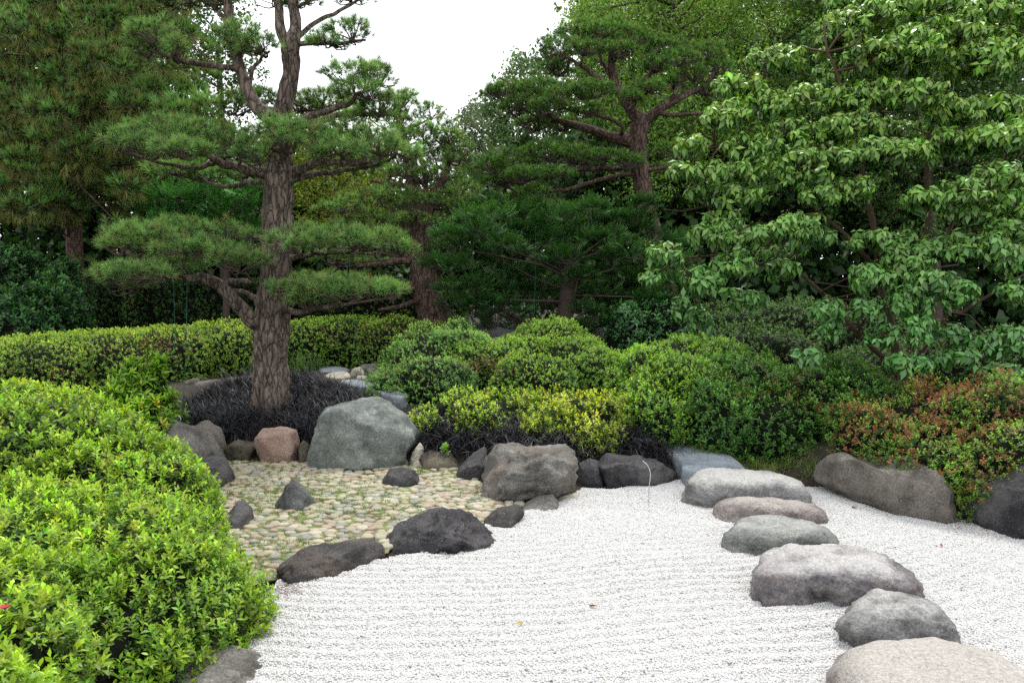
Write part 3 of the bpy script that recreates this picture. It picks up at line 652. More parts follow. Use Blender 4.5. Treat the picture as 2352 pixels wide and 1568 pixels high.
def make_rope(seed, n, L, W, spread=50, curl=.5):
    """A bunch of ropy conifer shoots that sweep outwards and turn up at the tips."""
    r = np.random.default_rng(seed); Vs, Fs, Ts = [], [], []; k = 0
    for i in range(n):
        a = r.uniform(0, 6.283); e = math.radians(r.uniform(5, spread)); l = L * r.uniform(.6, 1.1)
        d = np.array([math.sin(e) * math.cos(a), math.sin(e) * math.sin(a), math.cos(e)])
        sd_ = unit(np.cross(d, r.normal(size=3)))
        tip = d * l + np.array([0, 0, curl * l]) + r.normal(0, .03 * L, 3)
        Vs.append(np.array([-sd_ * W * .5, sd_ * W * .5, tip])); Fs.append([k, k + 1, k + 2]); Ts += [0, 0, 1]; k += 3
    return dict(v=np.concatenate(Vs), f=np.array(Fs), t=np.array(Ts))
def make_cluster(seed, n, L, W, R_, fine=False):
    """Loose leaves scattered round a twig end (broad-leaved trees seen from afar)."""
    r = np.random.default_rng(seed); Vs, Fs, Ts = [], [], []; k = 0
    lv, lf = leaf(L, W, .2, .25, fine)
    for i in range(n):
        M_ = rotz(r.uniform(0, 6.28)) @ roty(r.uniform(-.6, 1.0)) @ rotx(r.normal(0, .5)); v = lv @ M_.T * r.uniform(.7, 1.15) + r.normal(0, R_, 3) * [1, 1, .6]
        Vs.append(v); Fs.append(lf + k); Ts.append(np.full(len(v), r.uniform(0, 1))); k += len(v)
    return dict(v=np.concatenate(Vs), f=np.concatenate(Fs), t=np.concatenate(Ts))
def make_grass(seed, n, L, W, lean=(10, 75), segs=3, R_=.03):
    r = np.random.default_rng(seed); Vs, Fs, Ts = [], [], []; k = 0
    for i in range(n):
        a = r.uniform(0, 6.283); e = math.radians(r.uniform(*lean)); l = L * r.uniform(.6, 1.1)
        h = np.array([math.cos(a), math.sin(a), 0]); s = np.array([-h[1], h[0], 0]) * W * .5; b0 = np.array([r.normal(0, R_), r.normal(0, R_), -.01])
        for j in range(segs + 1):
            u = j / segs; ee = e * (.25 + 1.05 * u)
            p_ = b0 + l * (h * (u * math.sin(ee)) + np.array([0, 0, u * math.cos(ee) * (1 - .15 * u)]))
            if j < segs: Vs.append(np.array([p_ - s * (1 - .6 * u), p_ + s * (1 - .6 * u)])); Ts += [u, u]
            else: Vs.append(p_[None]); Ts += [1]
        for j in range(segs - 1): q = k + 2 * j; Fs += [[q, q + 1, q + 3], [q, q + 3, q + 2]]
        q = k + 2 * (segs - 1); Fs.append([q, q + 1, q + 2]); k += 2 * segs + 1
    return dict(v=np.concatenate(Vs), f=np.array(Fs), t=np.array(Ts))

# ------------------------------------------------------------------ mounded shrubs
def sphere_dirs(n): return unit(rng.normal(size=(n, 3)))
def superell(d, p): return d / (np.abs(d) ** p).sum(1, keepdims=True) ** (1 / p)
def blob_val(P, b):
    c, r, p = b; return (np.abs((P - c) / r) ** p).sum(1) ** (1 / p)
def blob_points(blobs, spacing, depth=(0, .06), wob=.07, wscale=2.2, seed=0, hide=True, thr=.88):
    PP, NN, KK = [], [], []
    for k, (c, r, p) in enumerate(blobs):
        area = 4 * math.pi * ((r[0] * r[1]) ** 1.6 / 3 + (r[0] * r[2]) ** 1.6 / 3 + (r[1] * r[2]) ** 1.6 / 3) ** (1 / 1.6)
        n = int(area / spacing ** 2 * 1.25)
        d = sphere_dirs(n); q = superell(d, p)
        # even out the density over stretched ellipsoids
        nn = unit(np.sign(q) * np.abs(q) ** (p - 1) / r)
        wgt = np.linalg.norm(nn * 1.0 / r, axis=1) ** -1; jac = 1 / np.maximum((np.abs(nn * r)).sum(1), 1e-6)
        keep = rng.random(n) < np.clip(1.0 / (jac * np.mean(1 / jac)), .25, 1); q, nn = q[keep], nn[keep]
        P = c + q * r
        P = P + nn * (wob * vnoise(P * wscale, seed) + wob * .5 * vnoise(P * wscale * 2.7, seed + 3))[:, None]
        P = P - nn * rng.uniform(depth[0], depth[1], len(P))[:, None]
        ok = P[:, 2] > ground_h(P[:, 0], P[:, 1]) - .01
        for j, b in enumerate(blobs):
            if j != k: ok &= blob_val(P, b) > thr
        ok &= in_frame(P) | (rng.random(len(P)) < .08)
        if hide:
            vd = unit(np.array([0, 0, CAM_Z]) - P); f = (vd * nn).sum(1)
            ok &= (f > -.15) | (rng.random(len(P)) < .18)
        PP.append(P[ok]); NN.append(nn[ok]); KK.append(np.full(ok.sum(), k))
    return np.concatenate(PP), np.concatenate(NN), np.concatenate(KK)
def box_points(blobs, spacing, depth, seed):
    PP, NN = [], []
    for (c, r, p) in blobs:
        for ax, sg in ((1, -1), (2, 1), (0, -1), (0, 1)):
            o = [k for k in range(3) if k != ax]; n = int(4 * r[o[0]] * r[o[1]] / spacing ** 2) + 1
            q = rng.uniform(-1, 1, (n, 3)); q[:, ax] = sg; nn = np.zeros((n, 3)); nn[:, ax] = sg
            P = c + q * r; PP.append(P - nn * rng.uniform(depth[0], depth[1], n)[:, None] + nn * (.02 * vnoise(P * 2.5, seed))[:, None]); NN.append(nn)
    return np.concatenate(PP), np.concatenate(NN), None
def core_mesh(blobs, shrink, parent, seed=0, mat=None):  # solid cores added inside the shrubs to stop light passing through
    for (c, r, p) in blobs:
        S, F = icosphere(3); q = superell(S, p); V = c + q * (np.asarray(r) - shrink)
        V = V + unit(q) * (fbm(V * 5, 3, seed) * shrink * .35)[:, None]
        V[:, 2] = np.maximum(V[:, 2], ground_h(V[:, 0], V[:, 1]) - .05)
        mesh_obj('inner_light_block', V, F, mat or M_CORE, parent, smooth=True)
def dome(U, Vt, Y, rU, ry, zb=None, p=2.4):
    t = at(U, Vt, Y); g = float(ground_h(t[0], Y)) if zb is None else zb
    return (np.array([t[0], Y, g]), np.array([rU * mpp(Y), ry, max(t[2] - g, .1)]), p)
def shrub(name, label, blobs, temps, spacing, size, cA, cB, mat, cat='shrub', group=None, depth=(0, .07), wob=.085, wscale=2.6, shrink=.11, up=.55, patch=None, seed=0, inner=True, young=.42, shrink_core=None, singles=0, base_shade=.55):
    base = np.mean([b[0] for b in blobs], axis=0)
    root = empty(name, base); tag(root, label, cat, group)
    P, Nn, K = box_points(blobs, spacing, depth, seed) if blobs[0][2] > 6 else blob_points(blobs, spacing, depth, wob, wscale, seed)
    axis = unit(Nn * (1 - up) + np.array([0, 0, up]) + rng.normal(0, .28, P.shape))
    m = len(P); tA = tints(m, np.asarray(cA) * base_shade, .25, .1); tB = tints(m, cB, .2, .1)  # old leaves at shoot bases darkened further to imitate shade
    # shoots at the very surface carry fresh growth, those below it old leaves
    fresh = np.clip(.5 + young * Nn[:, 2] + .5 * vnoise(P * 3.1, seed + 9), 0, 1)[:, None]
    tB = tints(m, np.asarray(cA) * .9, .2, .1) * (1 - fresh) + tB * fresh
    if patch is not None:
        for (pc, pr, pcol, amt) in patch:
            f = np.clip(1.3 - np.linalg.norm((P - pc) / pr, axis=1), 0, 1) * np.clip(.6 + vnoise(P * 7, 77), 0, 1)
            hit = rng.random(m) < f * amt
            tB[hit] = tints(hit.sum(), pcol, .25, .12); tA[hit] = tA[hit] * .5 + tints(hit.sum(), pcol, .25, .1) * .5
    siz = size * np.clip(rng.normal(.95, .2, m), .5, 1.4); near = np.zeros(m, bool); acc = Acc()
    if singles:      # the shoots closest to the lens are built leaf by leaf
        fr = in_frame(P, -20, -20); near[np.argsort(P[:, 1] - .8 * P[:, 2] + np.where(fr, 0, 50) + rng.uniform(0, .5, m))[:singles]] = True
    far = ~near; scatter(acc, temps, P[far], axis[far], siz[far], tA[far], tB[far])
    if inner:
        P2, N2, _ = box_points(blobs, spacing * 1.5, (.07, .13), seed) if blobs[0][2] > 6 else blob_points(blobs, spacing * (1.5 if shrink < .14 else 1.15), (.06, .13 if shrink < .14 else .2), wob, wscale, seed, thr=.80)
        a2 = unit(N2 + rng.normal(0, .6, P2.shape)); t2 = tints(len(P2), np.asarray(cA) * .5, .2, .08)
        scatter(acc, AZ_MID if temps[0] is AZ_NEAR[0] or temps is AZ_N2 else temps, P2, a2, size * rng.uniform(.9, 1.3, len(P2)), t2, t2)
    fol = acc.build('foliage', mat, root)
    if singles:
        lv, lf = leaf(.042, .0205, .3, .18, True); lm = []
        for j in range(8):
            me = mesh_np('leaf', lv, lf, np.tile(np.asarray(cA) * (1 - j / 7) + np.asarray(cB) * j / 7, (len(lv), 1))); me.materials.append(mat); lm.append(me)
        Fm = frames(axis[near], rng.uniform(0, 6.28, singles))
        for i, (q, sz) in enumerate(zip(P[near], siz[near])):
            for (R_, off, t) in temps[i % len(temps)]['leaves']:
                Mx = np.eye(4); Mx[:3, :3] = Fm[i] @ R_ * sz; Mx[:3, 3] = q + Fm[i] @ off * sz - base
                link(bpy.data.objects.new('leaf', lm[min(7, max(0, int(t * 7.9)))]), fol).matrix_local = Matrix(Mx.tolist())
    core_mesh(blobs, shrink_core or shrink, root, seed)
    return root, (P, axis)
AZ_NEAR = [make_shoot(s, 9, .042, .0205, (5, 66), .055, 2, .18, fold=.3, tone=(0, 1)) for s in range(5)]
AZ_LONG = [make_shoot(s + 300, 13, .040, .018, (15, 62), .15, True, .15, fold=.3, tone=(.2, 1)) for s in range(2)]
AZ_N2 = [make_shoot(s + 10, 9, .042, .0205, (5, 66), .055, 2, .18, fold=.3, tone=(0, 1)) for s in range(5)] + [make_shoot(s + 310, 13, .040, .018, (15, 62), .15, 2, .15, fold=.3, tone=(.2, 1)) for s in range(1)]
AZ_MID = [make_shoot(s + 20, 7, .034, .015, (5, 60), .035, False, .15, fold=.3) for s in range(5)]
AZ_SMALL = [make_shoot(s + 30, 6, .022, .012, (5, 55), .022, False, .12, fold=.3) for s in range(5)]
BROAD2 = [make_shoot(s + 45, 8, .075, .030, (0, 55), .05, False, .2, fold=.3) for s in range(4)]
BROADS = [make_shoot(s + 40, 8, .075, .028, (0, 55), .05, True, .2, fold=.3) for s in range(4)]
LIME = (.42, .62, .045); OLD = (.12, .26, .03)

# foreground azalea hedge
fg = [(np.array([-1.62, 3.30, -.05]), np.array([.52, .62, .46]), 2.6),
      (np.array([-1.95, 3.75, -.05]), np.array([.60, .75, .55]), 2.4),
      (np.array([-1.88, 2.75, -.05]), np.array([.55, .75, .64]), 2.4),
      (np.array([-2.75, 3.3, -.05]), np.array([.95, 1.15, .78]), 2.4),
      (np.array([-1.70, 1.75, -.05]), np.array([.72, .75, .74]), 2.4),
      (np.array([-2.7, 1.9, -.05]), np.array([1.0, 1.0, .85]), 2.6)]
r_, (fgP, fgA) = shrub('azalea_hedge', 'bright lime-green azalea hedge spilling over the gravel, closest to the camera', fg, AZ_NEAR + AZ_LONG[:1], .038, .88, OLD, LIME, M_LEAF, 'hedge', depth=(0, .08), wob=.09, wscale=2.0, shrink=.14, seed=5, up=.6, shrink_core=.2, singles=30)
FG_ROOT = r_
fg2 = [(np.array([-2.62, 5.0, .0]), np.array([.72, .70, .60]), 2.6), (np.array([-3.35, 5.2, .0]), np.array([.95, .95, .88]), 2.6), (np.array([-4.3, 5.0, .0]), np.array([.9, .9, .95]), 2.6)]
shrub('azalea_hedge', 'lime-green azalea hedge with tall new shoots, behind the closest one', fg2, AZ_N2, .044, 1.0, OLD, LIME, M_LEAF, 'hedge', depth=(0, .08), wob=.08, shrink=.14, seed=6, up=.62)

# small glossy shrub between the hedge and the pine
shrub('glossy_shrub', 'small glossy bright green broad-leaved shrub left of the black grass', [dome(300, 822, 6.9, 78, .3, .1, 2.2), dome(245, 880, 6.7, 72, .3, .1, 2.2), dome(360, 812, 7.1, 52, .28, .1, 2.2), dome(340, 905, 6.6, 58, .25, .1, 2.2)],
      BROADS, .068, .95, (.11, .26, .025), (.36, .62, .045), M_LEAF, depth=(0, .10), wob=.06, shrink=.12, seed=8, up=.5, patch=[(at(375, 935, 6.4), np.array([.2, .3, .15]), (.5, .48, .05), .5)])
# long hedge behind
BROWNP = (.20, .10, .045)
lh = [dome(-80, 778, 8.7, 190, .95, .25, 3), dome(90, 765, 9.1, 170, .95, .28, 3), dome(250, 754, 9.6, 150, .95, .3, 3), dome(390, 744, 10.1, 130, .9, .42, 3), dome(510, 734, 10.5, 95, .8, .55, 3)]
shrub('azalea_hedge', 'long clipped yellow-green azalea hedge running behind the pine trunk', lh, AZ_SMALL, .034, 1.15, (0.095, 0.198, 0.038), (0.472, 0.643, 0.057), M_LEAF_FINE, 'hedge', wob=.05, seed=12, up=.5, base_shade=.85, young=.5, depth=(0, .06),
      patch=[(at(340, 790, 9.2), np.array([.5, .8, .2]), BROWNP, .7), (at(60, 860, 8.3), np.array([.6, .6, .15]), BROWNP, .4)])
rh = [dome(690, 730, 11.2, 90, .7, .5, 3), dome(800, 724, 11.4, 100, .7, .5, 3), dome(900, 726, 11.3, 90, .7, .5, 3), dome(985, 736, 11.0, 65, .6, .5, 3)]
shrub('azalea_hedge', 'clipped azalea hedge with rust-brown leaf tips, right of the pine trunk', rh, AZ_SMALL, .038, 1.2, (0.095, 0.198, 0.038), (0.378, 0.567, 0.057), M_LEAF_FINE, 'hedge', wob=.05, seed=13, up=.5, base_shade=.85, young=.5, depth=(0, .06),
      patch=[(at(960, 750, 10.8), np.array([.7, .8, .3]), BROWNP, .8), (at(820, 770, 10.9), np.array([.8, .6, .15]), BROWNP, .5)])
MG = 'mounded azaleas in the middle of the garden'
shrub('azalea', 'rounded pale green azalea mound beside the triangular rock', [dome(985, 750, 9.2, 112, .75, .30), dome(1060, 740, 9.5, 110, .8, .32), dome(905, 838, 8.7, 70, .45, .30), dome(1000, 800, 8.6, 110, .6, .3)], AZ_SMALL, .036, 1.15, (0.115, 0.281, 0.072), (0.383, 0.637, 0.128), M_LEAF_FINE, group=MG, wob=.10, wscale=2.9, seed=14, depth=(0, .06),
      patch=[(at(1020, 840, 8.6), np.array([.6, .6, .12]), BROWNP, .6)])
shrub('azalea', 'broad yellow-green azalea mound in front of the dark yew', [dome(1270, 726, 9.6, 120, .8, .34), dome(1180, 765, 9.2, 130, .8, .32), dome(1310, 768, 9.1, 130, .8, .32), dome(1110, 772, 9.1, 120, .7, .32), dome(1230, 800, 8.5, 130, .6, .3), dome(1370, 790, 8.7, 90, .6, .3)], AZ_SMALL, .036, 1.2, (0.112, 0.256, 0.045), (0.424, 0.647, 0.067), M_LEAF_FINE, group=MG, wob=.10, wscale=2.9, seed=15, depth=(0, .06),
      patch=[(at(1110, 840, 8.5), np.array([.5, .6, .12]), BROWNP, .7)])
shrub('azalea', 'lime-yellow low azalea with loose branches above the black grass', [dome(1070, 880, 7.6, 105, .5, .28, 2.3), dome(985, 908, 7.4, 62, .4, .28, 2.2), dome(1170, 892, 7.6, 100, .5, .28, 2.3), dome(1110, 905, 7.2, 90, .35, .26, 2.2)], AZ_MID, .046, 1.05, (0.109, 0.219, 0.031), (0.577, 0.752, 0.062), M_LEAF, group=MG, wob=.09, seed=16, depth=(0, .12), shrink=.15)
shrub('azalea', 'brightest yellow azalea bush leaning over the black grass', [dome(1280, 884, 7.4, 105, .5, .26, 2.3), dome(1390, 882, 7.2, 85, .45, .24, 2.3), dome(1360, 935, 6.8, 85, .38, .2, 2.2), dome(1250, 925, 7.0, 70, .3, .24, 2.2)], AZ_MID, .046, 1.05, (0.141, 0.249, 0.031), (0.699, 0.804, 0.053), M_LEAF, group=MG, wob=.09, seed=17, depth=(0, .12), shrink=.15)
shrub('azalea', 'tall rounded bright green azalea left of the darker one', [dome(1535, 762, 8.1, 140, .8, .2), dome(1500, 850, 7.4, 95, .65, .15), dome(1440, 800, 8.4, 80, .6, .25), dome(1620, 762, 8.5, 140, .8, .2), dome(1560, 800, 7.7, 120, .7, .15)], AZ_MID, .044, 1.05, (0.095, 0.236, 0.038), (0.378, 0.643, 0.057), M_LEAF, group=MG, wob=.11, wscale=2.7, seed=18, depth=(0, .08))
shrub('azalea', 'wide dark green azalea under the big glossy-leaved tree', [dome(1720, 800, 7.6, 150, .8, .12), dome(1850, 825, 7.3, 160, .8, .15), dome(1640, 850, 7.2, 100, .7, .1), dome(1970, 835, 7.1, 140, .7, .15), dome(1780, 880, 6.9, 130, .5, .12)], AZ_MID, .044, 1.15, (0.057, 0.161, 0.034), (0.189, 0.397, 0.057), M_LEAF, group=MG, wob=.11, wscale=2.7, seed=19, depth=(0, .08), patch=[(at(1800, 880, 6.8), np.array([.5, .5, .2]), BROWNP, .3)])
shrub('azalea', 'shaded azalea bank far under the branches of the glossy-leaved tree', [dome(1680, 690, 10.6, 130, .8, .35), dome(1820, 680, 10.4, 150, .8, .35), dome(1960, 700, 10.0, 150, .8, .3), dome(1750, 740, 9.2, 170, .7, .3), dome(2000, 790, 8.6, 160, .7, .25), dome(2200, 760, 8.4, 200, .8, .25), dome(2400, 740, 8.2, 200, .8, .25), dome(2650, 760, 7.6, 240, .9, .2)], AZ_SMALL, .05, 1.5, (0.057, 0.132, 0.034), (0.151, 0.284, 0.057), M_LEAF_FINE, group=MG, seed=20)
shrub('azalea', 'rust-tipped azalea spreading over the boulders at the edge', [dome(2010, 905, 5.95, 110, .45, .2, 2.2), dome(2140, 868, 6.0, 150, .5, .2, 2.2), dome(2290, 866, 5.8, 150, .5, .2, 2.2), dome(2180, 975, 5.45, 140, .4, .25, 2.2), dome(2360, 950, 5.2, 170, .4, .3, 2.2), dome(2580, 900, 5.4, 190, .6, .2, 2.2)], AZ_SMALL, .030, 1.15, (0.095, 0.198, 0.038), (0.302, 0.491, 0.057), M_LEAF_FINE, group=MG, wob=.12, wscale=3.4, seed=21, depth=(0, .10), up=.6,
      patch=[(at(2150, 930, 5.6), np.array([1.6, 1.2, .6]), (.30, .11, .05), 1.0)])
shrub('rhododendron', 'dark glossy evergreen shrub between the yew and the azalea mounds', [dome(1440, 700, 10.6, 70, .5, .35), dome(1520, 668, 10.8, 80, .6, .35), dome(1590, 690, 10.6, 80, .6, .35)], BROAD2, .085, 1.0, (0.038, 0.132, 0.038), (0.095, 0.284, 0.066), M_GLOSS, seed=22, depth=(0, .1))
shrub('evergreen_shrub', 'tall dark green layered shrub at the left edge below the conifer', [dome(20, 560, 12.0, 120, 1.0, .3, 2.3), dome(120, 640, 11.4, 85, .7, .3, 2.3), dome(-80, 600, 11.5, 130, .9, .3, 2.3), dome(60, 650, 11.0, 110, .7, .3, 2.3), dome(150, 590, 12.2, 60, .6, .3, 2.3)], BROAD2, .10, 1.05, (.03, .10, .028), (.085, .24, .05), M_LEAF, seed=23, depth=(0, .18), wob=.16, wscale=2.6, shrink=.25, up=.4)

# ------------------------------------------------------------------ trunks, branches
def catmull(P, n):
    P = np.asarray(P, float)
    if len(P) == 2: return np.linspace(P[0], P[1], n)
    Q = np.concatenate([[2 * P[0] - P[1]], P, [2 * P[-1] - P[-2]]]); out_ = []
    for u in np.linspace(0, len(P) - 1 - 1e-6, n):
        i = int(u); t = u - i; a, b_, c_, d_ = Q[i:i + 4]
        out_.append(.5 * ((2 * b_) + (-a + c_) * t + (2 * a - 5 * b_ + 4 * c_ - d_) * t * t + (-a + 3 * b_ - 3 * c_ + d_) * t ** 3))
    return np.array(out_)
def tube(pts4, rings, sides, bark=0.0, seed=0, flare=0.0, smooth=True):
    """pts4 = (x, y, z, radius) along the axis; returns V, F (triangles)."""
    Q = catmull(pts4, rings) if smooth else np.asarray(pts4, float)
    P, r = Q[:, :3], np.maximum(Q[:, 3], .0015); rings = len(P)
    T = unit(np.gradient(P, axis=0)); X = np.zeros_like(P)
    x = np.cross(T[0], [0, 1, .1]); x /= np.linalg.norm(x) + 1e-9
    for i in range(rings):
        x = x - T[i] * (x @ T[i]); x /= np.linalg.norm(x) + 1e-9; X[i] = x
    Yv = np.cross(T, X); th = np.linspace(0, 2 * math.pi, sides, endpoint=False)
    D = X[:, None] * np.cos(th)[None, :, None] + Yv[:, None] * np.sin(th)[None, :, None]
    rad = r[:, None] * np.ones(sides)[None]
    if flare: rad = rad * (1 + flare * np.clip(1 - np.arange(rings)[:, None] / (rings * .16), 0, 1) ** 2 * (1 + .35 * np.cos(5 * th + seed)[None]))
    if bark:
        q = np.stack([np.cos(th)[None] * 1.6 + 0 * rad, np.sin(th)[None] * 1.6 + 0 * rad, np.cumsum(np.linalg.norm(np.gradient(P, axis=0), axis=1))[:, None] * 4.5 + 0 * rad], 2).reshape(-1, 3)
        nz = np.abs(vnoise(q * [2.4, 2.4, 1.0] + seed, seed)) * 1.0 + .5 * np.abs(vnoise(q * [5, 5, 2.6], seed + 2)) + .45 * vnoise(q * .7, seed + 5)
        rad = rad * (1 + bark * (nz.reshape(rings, sides) - .35))
    V = (P[:, None] + D * rad[:, :, None]).reshape(-1, 3); F = []
    k = np.arange(sides); k2 = (k + 1) % sides
    i = (np.arange(rings - 1) * sides)[:, None]
    a, b_, c_, d_ = (i + k).ravel(), (i + k2).ravel(), (i + sides + k2).ravel(), (i + sides + k).ravel()
    F = np.concatenate([np.stack([a, b_, c_], 1), np.stack([a, c_, d_], 1)])
    V = np.concatenate([V, P[-1:]]); e = (rings - 1) * sides
    F = np.concatenate([F, np.stack([e + k, e + k2, np.full(sides, len(V) - 1)], 1)])
    return V, F
def px_line(pts, Y, dY=0.0):
    """(U, V, width px[, own depth offset]) -> (x, y, z, r)"""
    out_ = []; n = len(pts)
    for i, p_ in enumerate(pts):
        yy = Y + (p_[3] if len(p_) > 3 else dY * i / max(n - 1, 1)); c = at(p_[0], p_[1], yy); out_.append([*c, p_[2] * mpp(yy) / 2])
    return np.array(out_)
def rooted(L4):
    """carry a trunk down into the ground"""
    g = float(ground_h(L4[0, 0], L4[0, 1])) - .12
    return L4 if L4[0, 2] <= g + .05 else np.concatenate([[[L4[0, 0] + .02, L4[0, 1], g, L4[0, 3] * 1.12]], L4])
def wiggle(pts4, amp, seed):
    Q = catmull(pts4, len(pts4) * 4); q = np.arange(len(Q))[:, None] * .55
    d = np.concatenate([vnoise(np.concatenate([q, q * 0 + seed, q * 0 + s], 1), seed)[:, None] for s in (1.5, 7.5, 13.5)], 1)
    env = np.sin(np.linspace(0, math.pi, len(Q)))[:, None] ** .5; Q[:, :3] += d * amp * env; return Q
def twig_bundle(acc, A, ends, r0, r1, sag, seed):
    """thin twigs from anchor A to the ends, each a bent 4-sided tube"""
    for j, e in enumerate(ends):
        m1 = A * .6 + e * .4 + rng.normal(0, .12, 3) * np.linalg.norm(e - A) + [0, 0, -sag]; m2 = A * .25 + e * .75 + rng.normal(0, .08, 3) * np.linalg.norm(e - A) + [0, 0, -sag * .7]
        V, F = tube(np.array([[*A, r0], [*m1, r0 * .75], [*m2, (r0 + r1) * .45], [*e, r1]]), 5, 4); acc.add(V, F, (0, 0, 0))
def pine(name, label, Y, base, trunks, limbs, pads, tufts, tscale, spacing, cA, cB, sides=28, seed=0, bark=M_BARK, squash=1.0, drop=.42, twigs=14):
    b0 = at(base[0], base[1], Y); b0[2] = float(ground_h(b0[0], Y)); root = empty(name, b0); tag(root, label, 'tree')
    anchors = []
    for i, t in enumerate(trunks):
        L4 = rooted(px_line(t, Y)) if i == 0 else px_line(t, Y)
        V, F = tube(L4, 190 if i == 0 else 60, sides * 2 if i == 0 else sides, .24, seed + i, .18 if i == 0 else 0)
        mesh_obj('trunk' if i == 0 else 'branch', V, F, bark, root, smooth=True); anchors.append(catmull(L4, 40)[12:, :3])
    for i, (l, dY) in enumerate(limbs):
        L4 = wiggle(px_line(l, Y, dY), .018 * Y / 8, seed + 20 + i)
        V, F = tube(L4, 40, 10, .2, seed + i); mesh_obj('branch', V, F, bark, root, smooth=True); anchors.append(catmull(L4, 24)[4:, :3])
    AN = np.concatenate(anchors)
    for i, (u, v, ru, rv, dy) in enumerate(pads):
        c = at(u, v, Y + dy); r = np.array([ru * (.5 + .5 * squash) * mpp(Y), max(ru * .7, 30) * mpp(Y), rv * squash * mpp(Y)])
        area = math.pi * r[0] * r[1] + 3.6 * r[2] * (r[0] + r[1]) * .5
        n = int(area / spacing ** 2)
        d = sphere_dirs(n * 3); d = d[d[:, 2] > -.3][:n]
        d[:, 2] = np.where(d[:, 2] < 0, d[:, 2] * .6, d[:, 2])
        lump = 1 + .34 * vnoise(c + d * 2.6 + seed, seed + i)
        P = c + r * d * (rng.uniform(.55, 1.0, len(d)) ** .6 * lump)[:, None] + rng.normal(0, .015, d.shape)
        kp = vnoise(P * 7.5, seed + i + 3) + rng.normal(0, .25, len(P)) > -drop; P, d = P[kp], d[kp]
        ax = unit(d * [.75, .75, .4] + [0, 0, .62] + rng.normal(0, .25, d.shape))
        acc = Acc(); m = len(P); var = float(np.exp(rng.normal(0, .1)))
        tA = tints(m, np.array(cA) * var, .2, .08); tB = tints(m, np.array(cB) * var, .32, .1)  # needle bases kept dark, shade inside the tufts put into the colour
        old = rng.random(m) < .055; tB[old] = tints(old.sum(), (.32, .25, .10), .25, .1)
        scatter(acc, tufts, P, ax, tscale * rng.uniform(.8, 1.15, m), tA, tB)
        pad = acc.build('needle_pad', M_NEEDLE, root)
        k = np.argmin(np.linalg.norm((AN - (c - [0, 0, r[2] * .6])) * [1, .6, 1], axis=1)); A = AN[k]
        ta = Acc(); hub = c - np.array([0, 0, r[2] * .55]) + rng.normal(0, .04, 3)
        twig_bundle(ta, A, [hub], .016 * Y / 8, .010, .02, seed)
        low = P - np.array([0, 0, .03]); low = low[rng.permutation(m)[:min(m, twigs)]]
        twig_bundle(ta, hub, low, .008, .004, .015, seed)
        ta.build('twigs', M_TWIG, pad)
    return root
PT = [make_tuft(s, 34, .096, .0036, (8, 78), .08) for s in range(6)]
PT2 = [make_tuft(s + 50, 26, .098, .0052, (8, 80), .1) for s in range(6)]
PA, PB = (.035, .075, .028), (.29, .50, .145)

